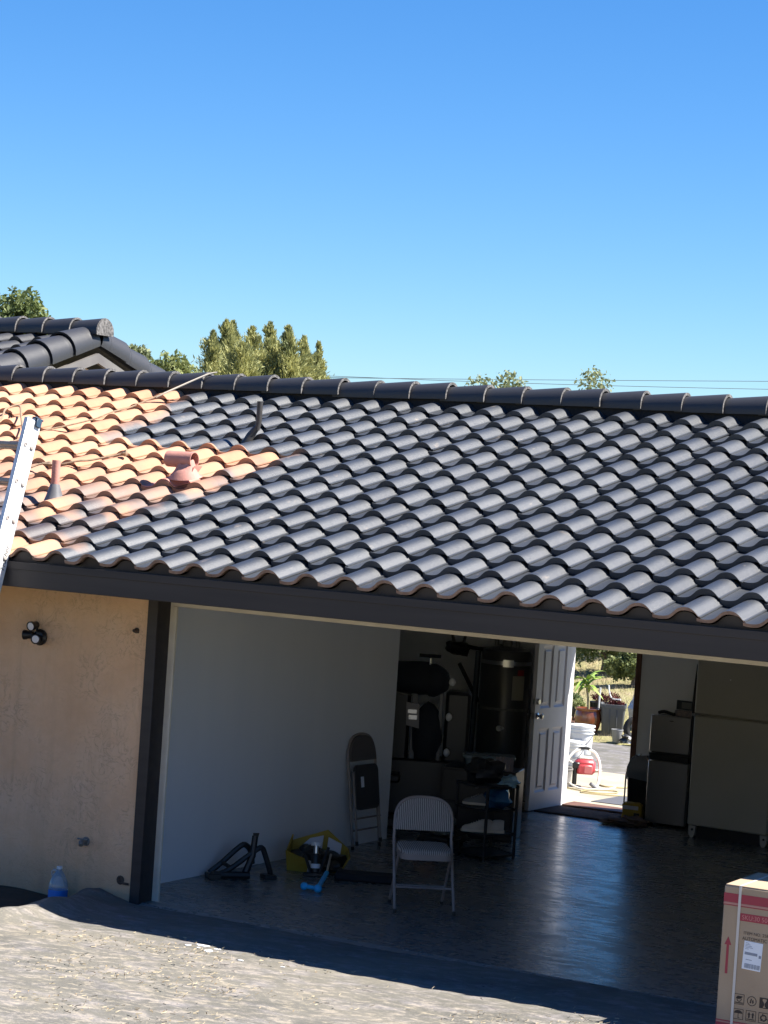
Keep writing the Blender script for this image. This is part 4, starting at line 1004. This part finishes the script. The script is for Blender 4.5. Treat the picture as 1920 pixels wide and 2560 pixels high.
# door mat, cloth, bags, bin, fridges
M_MAT = mat('brown_coir', (.10,.06,.042), .95, (.06,.035,.028), 40, .6, 200)
one('door_mat', MB().box(-.40,.36,-.27,.27,0,.014,.005), M_MAT, 'dark brown door mat just inside the open back door', 'door mat', (.03,7.20,0))
M_RAG = mat('dusty_brown_rag', (.16,.11,.085), .9, (.11,.075,.06), 14)
one('floor_rag', MB().blob((0,0,.03), (.20,.13,.035), 41, .35, 18, 9).blob((.12,.06,.04), (.12,.1,.045), 44, .35), M_RAG, 'crumpled brown rag on the floor beside the yellow bag', 'rag', (.60,6.86,0))
yg = thing('paper_sack', 'yellow paper sack standing on the floor beneath the black bin bag', 'sack', (.60,7.12,0), .15)
mb = MB(); R = []
for z, k in ((0,.95),(.02,1.02),(.10,1.04),(.17,.98),(.19,.8)): R.append([(x*k+.008*math.sin(z*40+x*30),y*k,z) for x,y in rounded(-.095,.095,-.065,.065,.03)])
mb.rings(R); part('sack', mb, mat('yellow_sack_paper', (.42,.29,.03), .7, (.36,.23,.03), 9), yg)
part('white_print', MB().box(-.085,.07,-.0745,-.06,.13,.165), M_WCARD, yg); part('black_print', MB().box(.03,.085,-.073,-.06,.03,.10), M_BLK, yg)
bn = thing('trash_bin', 'black waste bin lined with a clear bag between the door and the small fridge', 'waste bin', (.58,7.36,0))
part('bin', MB().rings([[(x*k,y*k,z) for x,y in rounded(-.13,.13,-.11,.11,.04)] for k, z in ((.85,0),(1,.44),(1.05,.45),(1.05,.48),(.98,.48),(.9,.1))]), M_BLK, bn)
mb = MB(); R = []
rr = rounded(-.14,.14,-.12,.12,.04)
for i, (k, z) in enumerate(((1.03,.40),(1.06,.47),(1.02,.51),(.8,.58),(.5,.63))): R.append([(x*k*(1+.05*math.sin(7*j+i)),y*k*(1+.05*math.cos(5*j+i)),z+.012*math.sin(j*2.3+i)) for j,(x,y) in enumerate(rr)])
mb.rings(R, True, False, False); part('liner', mb, mat('cloudy_bag_film', (.42,.45,.48), .25, trans=.6), bn)
part('liner_fold', MB().tube([(-.13,-.12,.05),(-.125,-.125,.44)], .008, 6), M_WHITE, bn)
M_SS = mat('stainless_door', (.42,.40,.38), .34, metal=.85)
mf = thing('small_fridge', 'small two-door stainless fridge left of the large refrigerator', 'fridge', (.96,7.10,0))
part('cabinet', MB().box(-.215,.20,.03,.44,.02,1.06,.006), mat('dark_fridge_side', (.05,.05,.052), .5), mf)
d1 = part('door', MB().box(-.215,.20,-.025,.026,.715,1.07,.008), M_SS, mf); d2 = part('door', MB().box(-.215,.20,-.025,.026,.03,.63,.008), M_SS, mf)
part('door_grip', MB().prism([(-.20,.64),(.195,.63),(.195,.69),(.0,.708),(-.215,.70)], 'y', -.022, .02), M_BLK, mf)
part('badge', MB().box(-.02,.02,-.0275,-.024,1.02,1.027), M_PBLK, d1)
t = thing('picture_box', 'small box with a dark picture frame panel standing on the small fridge', 'box', (1.07,7.20,1.071), -.1)
part('carton', MB().box(-.12,.10,-.04,.04,0,.055,.003), mat('printed_carton', (.30,.24,.22), .7, (.16,.15,.17), 25), t)
part('frame', MB().box(-.13,.07,0,.03,.06,.15,.004), mat('dark_navy_card', (.03,.04,.055), .6), t); part('picture', MB().box(-.07,.03,-.003,0,.075,.135), mat('grey_print_panel', (.17,.18,.18), .6), t)
one('hand_tool', MB().tube(smooth_pts([(-.09,0,.02),(-.03,0,.035),(.05,0,.02),(.08,0,.02)],4), .016, 8), M_BLK, 'small black tool lying on top of the small fridge', 'tool', (.90,7.10,1.071))
M_FR = mat('bisque_fridge_enamel', (.40,.385,.32), .45, (.42,.40,.34), 3, .05, 250)
rf = thing('refrigerator', 'large off-white top-freezer refrigerator with pale feet along the back wall', 'refrigerator', (1.35,6.66,0), math.radians(-2.5))
part('cabinet', MB().box(0,.80,.06,.80,.11,1.66,.008), M_FR, rf)
part('freezer_door', MB().box(0,.80,0,.055,1.162,1.67,.012), M_FR, rf); part('door', MB().box(0,.80,0,.055,.118,1.148,.012), M_FR, rf)
part('kick_panel', MB().box(.06,.76,.09,.12,.0,.11), M_BLK, rf)
for x in (.05,.77):
    fo = part('foot', MB().prism([(x-.045,.11),(x+.03,.11),(x+.02,.03),(x,.0),(x-.02,.0),(x-.04,.03)], 'y', .03, .07), mat('pale_plastic', (.45,.43,.38), .6), rf)
    part('bolt', MB().lathe([(.012,0),(.012,.005),(.001,.006)], 8, (x-.005,.03,.075), rot('X', PI/2)), M_BLK, fo)
part('hinge', MB().box(-.02,.05,-.01,.04,1.148,1.162,.003), M_GREYST, rf)
part('screw_cover', MB().blob((.345,-.002,1.51), (.007,.004,.007), 1, 0, 8, 6), M_WHITE, rf)
um = thing('umbrella', 'closed black umbrella hanging in the gap left of the large refrigerator', 'umbrella', (1.262,6.88,.66))
part('canopy', MB().lathe([(.012,0),(.020,.2),(.028,.42),(.020,.47),(.028,.52),(.018,.75),(.004,.95)], 10), M_RUB, um)
part('band', MB().lathe([(.024,.458),(.024,.482)], 10, cap0=False, cap1=False), M_GREYST, um)

# ------------------------------------------------------------------ yard behind the open door
M_BUCK = mat('white_bucket_plastic', (.78,.79,.78), .45, (.70,.71,.70), 6)
def bucket(x, y, z, label, k=1):
    t = thing('bucket', label, 'bucket', (x,y,z), .4, 'white buckets on the yard')
    part('pail', MB().lathe([(.125*k,0),(.128*k,.005),(.148*k,.33*k),(.155*k,.335*k),(.155*k,.345*k),(.15*k,.35*k)], 28, cap1=False).lathe([(.15*k,.255*k),(.16*k,.258*k),(.16*k,.266*k),(.15*k,.268*k)], 28, cap0=False, cap1=False).lathe([(.15*k,.295*k),(.163*k,.298*k),(.163*k,.308*k),(.15*k,.31*k)], 28, cap0=False, cap1=False), M_BUCK, t)
    part('lid', MB().lathe([(.163*k,.338*k),(.163*k,.358*k),(.145*k,.36*k),(.14*k,.352*k),(.001,.352*k)], 28), M_BUCK, t)
    part('bail', MB().tube(smooth_pts([(-.158*k,-.0,.27*k),(-.13*k,-.11*k,.19*k),(-.04*k,-.165*k,.13*k),(.08*k,-.15*k,.15*k),(.155*k,-.02,.27*k)],4), .006, 6), M_GREYST, t)
    part('print', curved(.1415*k, -2.2, -1.5, .12*k, .2*k), mat('faint_grey_print', (.45,.50,.55), .6), t)
    return t
bucket(-2.50,12.64,-.055,'tall white lidded bucket with a wire bail standing on the asphalt behind the paint sprayer')
bucket(-2.02,11.40,-.055,'white ribbed bucket half hidden behind the open white door', .8)
# airless paint sprayer on a tube cart
M_TUBEW = mat('pale_cart_tube', (.70,.66,.58), .45); M_SPRED = mat('red_sprayer_shell', (.50,.06,.07), .42, (.42,.05,.06), 8)
t = thing('paint_sprayer', 'red paint sprayer on a pale tubular cart standing in the sun', 'paint sprayer', (-1.0,9.45,-.03), math.radians(28))
for s_ in (-1,1):
    part('cart_tube', MB().tube(smooth_pts([(s_*.05,.05,.395),(s_*.115,.03,.37),(s_*.165,0,.27),(s_*.17,-.04,.16),(s_*.155,-.12,.05),(s_*.12,-.16,.012)] if s_ > 0 else [(s_*.05,.05,.395),(s_*.12,.03,.36),(s_*.19,0,.26),(s_*.2,0,.14),(s_*.15,.02,.02)],4), .016, 8), M_TUBEW, t)
part('cart_handle', MB().tube(smooth_pts([(-.06,.05,.393),(-.04,.06,.41),(.04,.06,.41),(.06,.05,.393)],4), .017, 8), M_RUB, t)
part('motor_shell', MB().box(-.10,.12,-.10,.08,.14,.30,.03).box(-.07,.09,-.13,-.09,.15,.25,.015), M_SPRED, t)
part('vent_grille', MB().box(.0,.085,-.135,-.128,.16,.24,.004), mat('pale_red_grille', (.55,.16,.16), .5), t)
part('top_cover', MB().box(-.06,.09,-.06,.06,.30,.33,.012), M_TUBEW, t)
part('pump', MB().tube([(-.10,-.08,.24),(-.10,-.08,.03)], .026, 10).box(-.13,-.05,-.12,-.05,.2,.27,.01), M_BLK, t)
part('foot', MB().tube([(.13,-.17,.012),(.07,-.20,.06)], .02, 8), M_GREYST, t)
part('hose', MB().tube(smooth_pts([(-.1,-.1,.25),(-.24,-.1,.30),(-.26,-.12,.15),(-.1,-.2,.02),(.1,-.28,.01),(.3,-.1,.01),(.36,.05,.012)],5), .010, 6), M_TUBEW, t)
t = one('hose_coil', MB().tube(smooth_pts([(-.95,9.75,-.02),(-.8,9.62,-.02),(-.62,9.75,-.02),(-.66,9.95,-.02),(-.5,9.6,-.02),(-.35,9.3,-.02),(-.1,8.9,-.02)],5), .009, 6).tube(smooth_pts([(-1.2,9.2,-.02),(-.7,9.0,-.02),(-.5,9.2,-.02),(-.58,9.35,-.02),(-.8,9.2,-.02),(-.75,8.9,-.02),(-.4,9.0,-.02),(-.2,9.2,-.02)],5), .007, 6),
        mat('yellow_hose', (.42,.34,.16), .6), 'thin tangled hoses lying on the sunlit concrete', 'hose')
one('shadow_sheet', MB().add([(-.40,8.36,-.022),(-.0,8.38,-.022),(.3,8.9,-.022),(.2,9.4,-.022),(-.36,9.12,-.022),(-.40,8.36,-.0295),(-.0,8.38,-.0295),(.3,8.9,-.0295),(.2,9.4,-.0295),(-.36,9.12,-.0295)], [(0,1,2,3,4),(5,6,1,0),(6,7,2,1),(7,8,3,2),(8,9,4,3),(9,5,0,4)]), mat('shadow_sheet_grey', (.085,.085,.095), .7), 'slate grey sheet standing in for a shadow on the concrete just outside the door', 'mat', smooth=False)  # thin dark sheet painted in place of a triangular shadow on the patio
one('small_pot', MB().lathe([(.055,0),(.06,.01),(.085,.19),(.092,.19),(.092,.205),(.08,.205),(.07,.05)], 20), mat('grey_plastic_pot', (.20,.19,.18), .6), 'small grey pot beside the foot of the paint sprayer', 'pot', (-1.12,9.22,-.03))
one('torn_paper', MB().blob((0,0,.015), (.07,.05,.02), 77, .5, 12, 7), mat('cream_paper', (.62,.55,.42), .9), 'crumpled cream paper at the edge of the concrete', 'paper', (-1.50,10.85,-.03))

# glazed planter and its plant
M_GLZ = mat('brown_glaze', (.20,.062,.022), .18, (.13,.035,.015), 4, coat=.5); M_SOIL = mat('dark_soil', (.03,.02,.015), .95)
M_LEAF = mat('bright_leaf', (.20,.33,.05), .5, (.32,.42,.10), 6)
pl = thing('planter', 'round glazed red brown pot with a leafy palm-like plant in the sun', 'potted plant', (-3.50,15.0,-.06))
part('pot', MB().lathe([(.10,0),(.12,.005),(.165,.10),(.185,.20),(.175,.28),(.165,.315),(.18,.335),(.18,.35),(.16,.352),(.152,.33)], 28, cap1=False), M_GLZ, pl)
part('soil', MB().lathe([(.155,.325),(.001,.335)], 16, cap0=False), M_SOIL, pl)
part('stem', MB().tube(smooth_pts([(.0,0,.32),(-.01,0,.45),(-.045,0,.62),(-.05,0,.72)],4), [.02]*5+[.016]*4+[.012]*4, 8), mat('pale_stem', (.30,.26,.14), .7), pl)
rl = random.Random(4)
for i in range(19):
    a = i*2.4; L_ = rl.uniform(.24,.36); el = rl.uniform(.1,1.25); base = Vector((-.05,0,.60+.13*i/19))
    d = Vector((math.cos(a),math.sin(a),0)); side = Vector((-math.sin(a),math.cos(a),0)); mb = MB(); R = []
    for j in range(7):
        s_ = j/6; p = base+d*(L_*s_*math.cos(el*(1-.35*s_)))+Vector((0,0,L_*(s_*math.sin(el)-.75*s_*s_*(1-.4*math.sin(el)))))
        wd = .035*math.sin(PI*min(1,.12+.88*s_))**.8*(1 if s_ < 1 else .1)
        R.append([p-side*wd+Vector((0,0,wd*.4)), p, p+side*wd+Vector((0,0,wd*.4))])
    mb.rings(R, False); part('leaf', mb, M_LEAF, pl)
# square grey bin with cuttings
M_BIN = mat('dark_grey_bin_plastic', (.075,.08,.088), .55, (.09,.095,.10), 3)
bi = thing('garden_bin', 'tapered square dark grey bin with a rim standing behind the path', 'bin', (-3.20,15.15,-.075), math.radians(24))
mb = MB(); R = []
for k, z in ((.80,0),(.83,.01),(.98,.40),(1.06,.402),(1.07,.445),(1.02,.447),(.96,.42),(.9,.3)): R.append([(x*k,y*k,z) for x,y in rounded(-.165,.165,-.165,.165,.035)])
mb.rings(R); part('bin', mb, M_BIN, bi)
for s_ in (-.05,.05): part('rib', MB().box(s_-.006,s_+.006,-.168,-.13,.05,.38,.003), M_BIN, bi)
def leafcloud(n, spheres, size, seed, tilt=.9, elong=1.0):
    rs = np.random.RandomState(seed); vol = np.array([s[3]*s[4]*s[5] for s in spheres])**.8; ids = rs.choice(len(spheres), n, p=vol/vol.sum())
    sp = np.array(spheres)[ids]; d = rs.normal(size=(n,3)); d /= np.linalg.norm(d,axis=1)[:,None]
    r = rs.rand(n)**.38; r *= 1+.25*np.sin(7*d[:,0]+seed)*np.cos(6*d[:,1]+5*d[:,2])
    c = sp[:,:3]+d*r[:,None]*sp[:,3:6]
    u = rs.normal(size=(n,3)); u /= np.linalg.norm(u,axis=1)[:,None]; t = rs.normal(size=(n,3)); v = np.cross(u,t); v /= np.linalg.norm(v,axis=1)[:,None]
    s = size*(.6+.8*rs.rand(n))[:,None]; u *= s*elong; v *= s*.5
    V = np.stack([c-u, c+v, c+u, c-v], 1).reshape(-1,3)
    mb = MB(); mb.v = V.tolist(); mb.f = (np.arange(n*4).reshape(-1,4)).tolist(); mb.mi = [0]*n; return mb
def m_leaf(name, c1, c2, c3, sc=1.5):
    g = NB(name); P = g.n('NewGeometry').outputs['Position']; g.b.inputs['Roughness'].default_value = .6; g.b.inputs['Specular IOR Level'].default_value = .3
    oi = g.n('NewGeometry').outputs['Random Per Island']
    c = g.mix(oi, c1, c2); c = g.mix(g.math('MULTIPLY', g.math('SUBTRACT', g.noise(P, sc, 3), .45), 4, clamp=True), c, c3)
    g.l(c, g.b.inputs['Base Color'])
    tr_ = g.n('BsdfTranslucent'); g.l(c, tr_.inputs[0]); mx = g.n('MixShader'); mx.inputs[0].default_value = .3
    g.l(g.b.outputs[0], mx.inputs[1]); g.l(tr_.outputs[0], mx.inputs[2]); g.l(mx.outputs[0], g.t.nodes['Material Output'].inputs[0]); return g.m
M_REDL = m_leaf('dark_red_leaves', (.08,.012,.015), (.14,.03,.03), (.05,.02,.02), 8)
M_OLIVE = m_leaf('olive_leaves', (.20,.235,.08), (.30,.32,.13), (.13,.165,.06))
M_OAK = m_leaf('oak_leaves', (.12,.165,.055), (.21,.24,.095), (.08,.115,.04), 1.4)
M_PINE = m_leaf('pine_needles', (.30,.31,.12), (.46,.44,.18), (.20,.225,.10), 2.4)
M_SAGE = m_leaf('sage_leaves', (.19,.22,.11), (.29,.31,.17), (.14,.17,.08), 2)
M_BARK = mat('bark', (.10,.075,.055), .9, (.16,.125,.10), 12, .5, 30)
part('cuttings', leafcloud(700, [(-.02,0,.50,.12,.12,.10),(.05,.03,.46,.10,.1,.05)], .016, 3), M_REDL, bi)
one('pvc_pipe', MB().tube(smooth_pts([(-3.27,15.1,.62),(-3.26,15.1,.55),(-3.225,15.1,.46),(-3.17,15.1,.435),(-3.08,15.1,.44)],4), .011, 8), M_WHITE, 'curved white plastic pipe sticking out of the grey bin', 'pipe')
one('garden_stake', MB().tube([(-3.47,15.25,.0),(-3.455,15.25,.56)], .012, 6), M_WHITE, 'straight white stake between the glazed pot and the grey bin', 'stake')
one('small_bucket', MB().lathe([(.052,0),(.055,.004),(.075,.155),(.08,.155),(.08,.168),(.07,.168),(.06,.05)], 20), mat('light_grey_pot', (.24,.24,.24), .6), 'small light grey bucket in front of the square grey bin', 'bucket', (-2.86,14.55,-.07))
one('white_sack', MB().blob((0,0,.22), (.16,.15,.22), 51, .2, 18, 11), mat('white_woven_sack', (.66,.66,.66), .7, (.52,.52,.54), 12, .5, 40), 'bulging white sack behind the square grey bin', 'sack', (-3.0,15.6,.05))
one('rubber_tyre', MB().rings([[((.13+.045*math.cos(q))*math.cos(a), .045*math.sin(q), .17+(.13+.045*math.cos(q))*math.sin(a)) for q in [2*PI*i/10 for i in range(10)]] for a in [2*PI*j/24 for j in range(25)]], True, False, False), M_RUB, 'black tyre standing on edge right of the small light grey bucket', 'tyre', (-2.68,14.75,-.06), .6)
one('rubbish_bag', MB().blob((0,0,.06), (.12,.09,.07), 61, .35, 16, 9), mat('black_white_bag', (.02,.02,.02), .4, (.4,.4,.4), 9, lo=.52, hi=.6), 'black bag with white patches at the foot of the tyre', 'bag', (-2.62,14.5,-.07))
for i, (x, y, r, h) in enumerate(((-3.98,15.6,.13,.27),(-3.68,15.75,.14,.30),(-3.82,15.35,.10,.22))):
    t = thing('nursery_pot', ('left','right','front')[i]+'most of the black nursery pots behind the glazed planter', 'pot', (x,y,.0), 0, 'black nursery pots behind the planter')
    part('pot', MB().lathe([(r*.75,0),(r,h),(r*1.06,h),(r*1.06,h+.02),(r*.95,h+.02),(r*.9,h-.03)], 16), M_BLK, t)
    part('foliage', leafcloud(350, [(0,0,h+.08,.11,.11,.07)], .018, 20+i), (M_OAK, M_REDL, M_OLIVE)[i], t)
one('brick_stack', MB().box(-.12,.12,-.06,.06,0,.07,.006).box(-.10,.13,-.06,.06,.073,.14,.006).box(-.13,.09,-.06,.06,.143,.20,.006), mat('pink_brick', (.42,.22,.15), .9, (.5,.3,.22), 14), 'few pinkish bricks stacked left of the glazed planter', 'bricks', (-3.86,15.05,-.06), .3)
# dry weeds on the bank, shrubs above it
rs = np.random.RandomState(5); n = 26000
gx_ = rs.uniform(-9,-1,n); gy_2 = 14.6+rs.rand(n)**1.0*9; gz_ = terr_z(gx_, gy_2)
hh = rs.uniform(.03,.12,n); aa = rs.uniform(0,2*PI,n); lx, ly = rs.normal(0,.06,n), rs.normal(0,.06,n)
V = np.stack([np.stack([gx_-.003*np.cos(aa),gy_2-.003*np.sin(aa),gz_],1), np.stack([gx_+.003*np.cos(aa),gy_2+.003*np.sin(aa),gz_],1), np.stack([gx_+lx,gy_2+ly,gz_+hh],1)],1).reshape(-1,3)
mb = MB(); mb.v = V.tolist(); mb.f = np.arange(n*3).reshape(-1,3).tolist(); mb.mi = [0]*n
one('dry_grass', mb, mat('straw', (.42,.36,.25), .9, (.32,.26,.17), 30), None, None, kind='stuff', smooth=False)
for i, (x, y, r, h, lab) in enumerate(((-5.25,19.3,.75,.75,'dark green shrub at the top right of the dry bank seen through the door'),(-4.35,18.4,.42,.45,'small olive shrub on the right of the dry bank by the door jamb'),(-5.85,20.6,1.0,1.0,'large dark shrub on the upper left of the dry bank'))):
    t = thing('shrub', lab, 'shrub', (x,y,float(terr_z(x,y))), 0, 'shrubs on the dry bank')
    part('trunk', MB().tube([(0,0,-.05),(.03,.02,h*.5),(.06,0,h*.8)], [.04,.03,.015], 7).tube([(.02,.01,h*.3),(-.2*r,.05,h*.8)], [.025,.01], 6), M_BARK, t)
    part('crown', leafcloud(7500, [(0,0,h*.75,r*.7,r*.6,h*.45),(r*.5,.1,h*.55,r*.45,r*.4,h*.4),(-r*.5,-.1,h*.6,r*.5,r*.4,h*.4),(0,0,h*1.1,r*.4,r*.4,h*.3)], .027, 70+i), (M_OAK, M_OLIVE, M_OAK)[i], t)

# ------------------------------------------------------------------ trees behind the roof
def broad_tree(x, y, top, r, label, m, seed, n=11000, size=.06, cat='tree', squash=.8):
    rs = np.random.RandomState(seed); zb = float(terr2(np.array(x), np.array(y)))
    t = thing('tree', label, cat, (x,y,zb)); H = top-zb
    tr_ = MB().tube([(0,0,-.2),(.1,0,H*.3),(-.05,.1,H*.6),(.05,0,H*.9)], [.22,.17,.11,.03], 8)
    sp = []
    for i in range(9):
        a = rs.uniform(0,2*PI); q = rs.uniform(.2,.8)*r; zz = H*rs.uniform(.5,.86)
        c = (q*math.cos(a), q*math.sin(a), zz); k = rs.uniform(.28,.48)*r
        sp.append((*c, k, k, k*squash)); tr_.tube([(0,0,H*.35),(c[0]*.5,c[1]*.5,(H*.35+zz)/2),c], [.09,.06,.015], 6)
    sp.append((0,0,H-.38*r,.45*r,.45*r,.38*r))
    part('trunk', tr_, M_BARK, t); part('crown', leafcloud(n, sp, size, seed), m, t); return t
broad_tree(-21.9,25.4,6.72,1.2,'dark green round-topped tree behind the upper left ridge', M_OAK, 101)
broad_tree(-18.0,25.6,5.5,1.1,'grey green bushy tree between the gable and the conifers', M_OLIVE, 102)
broad_tree(-18.8,25.25,5.62,.8,'pale olive tree rising just behind the sloping gable roof', M_SAGE, 106)
broad_tree(-13.5,30.5,5.62,.75,'small pale tree top left of the pair showing over the black ridge', M_SAGE, 103, 1500, .045)
broad_tree(-13.05,30.9,5.72,.8,'paired pale green tree top just right of the small one over the black ridge', M_SAGE, 104, 2100, .05)
broad_tree(-11.35,31.6,5.90,.9,'pale feathery tree top standing alone on the right over the black ridge', M_SAGE, 105, 2000, .045)
def conifer(x, y, top, r, label, seed, lean=0., n=3000, base=3.0):
    rs = np.random.RandomState(seed); zb = float(terr2(np.array(x), np.array(y))); H = top-zb
    t = thing('conifer_tree', label, 'conifer', (x,y,zb), 0, 'conifers behind the ridge')
    part('trunk', MB().tube([(0,0,-.2),(lean*.3,0,H*.5),(lean,0,H*.97)], [.16,.10,.02], 7), M_BARK, t)
    nb = 150; V = []
    for i in range(nb):
        f_ = ((i+rs.rand())/nb)**.9; z0 = H-base*(1-f_); a = rs.uniform(0,2*PI)
        ln_ = r*(1-f_)**.85*rs.uniform(.35,1.15)*(1+.25*math.sin(3*a+seed+6*f_))+.03
        bd = np.array([math.cos(a), math.sin(a), rs.uniform(.5,1.3)+1.6*f_**3]); bd /= np.linalg.norm(bd)
        o0 = np.array([lean*(1-(1-f_)**1.5), 0, z0-.10*(1-f_)])
        m_ = int(n/nb*(1.5-f_)); s = rs.rand(m_)**.6*ln_
        c = o0+bd*s[:,None]+rs.normal(size=(m_,3))*(.012+.05*(1-f_))
        u = bd*np.array([1,1,1.4])+rs.normal(size=(m_,3))*.40; u /= np.linalg.norm(u,axis=1)[:,None]
        w_ = np.cross(u, rs.normal(size=(m_,3))); w_ /= np.linalg.norm(w_,axis=1)[:,None]
        k = (rs.uniform(.025,.06,m_))[:,None]
        V.append(np.stack([c-u*k, c+w_*k*.30, c+u*k*1.4, c-w_*k*.30],1).reshape(-1,3))
    V = np.concatenate(V); mb = MB(); mb.v = V.tolist(); q = len(V)//4; mb.f = np.arange(q*4).reshape(-1,4).tolist(); mb.mi = [0]*q
    part('crown', mb, M_PINE, t); return t
for i, (px, py, r, lab, lean) in enumerate(((532,833,.55,'leftmost conifer of the clump over the ridge, short and dark',0),(566,806,.62,'tall full conifer second from the left in the clump',.05),(582,808,.5,'tall conifer with twin tips near the left of the clump',.1),(632,822,.60,'broad conifer in the middle of the clump',.1),(676,812,.52,'leaning conifer right of the middle of the clump with sky showing through',-.15),(722,820,.52,'tall slender conifer third from the right of the clump',-.2),(760,846,.42,'short leaning conifer second from the right of the clump',-.15),(797,860,.30,'thin rightmost conifer standing apart from the clump',-.12),(606,862,.7,'low bushy conifer filling the front left of the clump',0),(688,872,.62,'low bushy conifer filling the front right of the clump',0))):
    d = (fw*5884.74+r2*(px-960)-u2*(py-1280))/5884.74; dep = 50+(i*1.7 % 4)-(2.5 if i > 7 else 0)
    p = Vector((9.5919,-13.9907,3.1017))+d*dep
    conifer(p.x+(.12+abs(lean)*.8 if i < 8 else 0), p.y, p.z, r*(1.55 if i < 8 else 1.2), lab, 200+i, -.12-abs(lean)*.8 if i not in (8,9) else 0, 9000, 1.75 if i < 8 else 1.2)
M_WIRE = mat('wire', (.05,.06,.07), .6)
for i, (a, b) in enumerate((((-19.88,38.31,5.84),(-11.74,42.94,6.394)),((-16.51,40.22,5.956),(-11.73,42.94,6.191)))):
    a, b = Vector(a), Vector(b); d = (b-a)
    pts = [a+d*s_+Vector((0,0,.03*((s_-.5)**2-.25))) for s_ in (-3,-1.5,-.5,0,.25,.5,.75,1,1.5,3)]
    one('power_line', MB().tube(pts, .007, 5), M_WIRE, ('upper','lower')[i]+' of two thin power lines crossing the sky over the ridge', 'power line', group='power lines')

# ------------------------------------------------------------------ litter on the driveway
def litter(n, xr, yr_, L0, L1, w_, m, name, seed, dens=None):
    rs = np.random.RandomState(seed); x = rs.uniform(*xr,n); y = rs.uniform(*yr_,n)
    if dens is not None:
        k = rs.rand(n) < dens(x,y); x, y = x[k], y[k]
    n = len(x); z = ground_z(x,y)+.004; a = rs.normal(.45,1.1,n); L_ = rs.uniform(L0,L1,n); ca, sa = np.cos(a)*L_/2, np.sin(a)*L_/2
    nx, ny = -np.sin(a)*w_, np.cos(a)*w_; tz = rs.uniform(-.006,.014,n)
    z1 = ground_z(x-ca,y-sa)+.004; z2 = ground_z(x+ca,y+sa)+.004+np.maximum(tz,0)
    V = np.stack([np.stack([x-ca-nx,y-sa-ny,z1],1),np.stack([x-ca+nx,y-sa+ny,z1+.004],1),np.stack([x+ca+nx,y+sa+ny,z2+.004],1),np.stack([x+ca-nx,y+sa-ny,z2],1)],1).reshape(-1,3)
    mb = MB(); mb.v = V.tolist(); mb.f = np.arange(n*4).reshape(-1,4).tolist(); mb.mi = [0]*n
    return one(name, mb, m, None, None, kind='stuff', smooth=False)
dens = lambda x, y: np.clip(.12+.75*(np.sin(x*2.3+y*1.1)+np.sin(y*3.7-x*1.9)+.6*np.sin(x*7+y*5))*np.clip((-y-1.2)/1.2,0,1),.02,1)
litter(5000, (-.2,6), (-5,-1.5), .008, .035, .0006, bpy.data.materials['straw'], 'straw', 301, dens)
litter(1200, (-.2,6), (-5,-1.4), .004, .014, .0018, mat('dead_leaf', (.30,.22,.12), .9, (.16,.11,.07), 40), 'leaf_litter', 302, dens)
for i, (x, y, s_) in enumerate(((1.55,-1.74,.075),(1.66,-1.75,.04),(1.50,-1.83,.035),(1.70,-1.90,.055),(1.60,-1.86,.025),(2.02,-2.03,.03),(2.3,-2.0,.022))):
    one('paint_flake', MB().prism([(s_*.6*math.cos(q)*(1+.3*math.sin(3*q+i)), s_*.4*math.sin(q)*(1+.3*math.cos(2*q+i))) for q in [2*PI*j/9 for j in range(9)]], 'z', .002, .006), M_WHITE,
        ('largest white paint chip right on the shadow edge of the driveway','white paint chip just right of the largest chip','white paint chip on sunlit asphalt below left of the largest chip','oval white paint chip lowest in the cluster on the driveway','tiny white paint chip in the middle of the cluster','lone white paint chip a little right of the cluster on the driveway','tiny white paint chip farthest right on the sunlit driveway')[i], 'paint chip', (x,y,float(ground_z(x,y))), .6*i, 'white paint chips on the driveway', smooth=False)
print('objects', len(bpy.data.objects), 'tris', sum(len(o.data.polygons) for o in bpy.data.objects if o.type == 'MESH'))
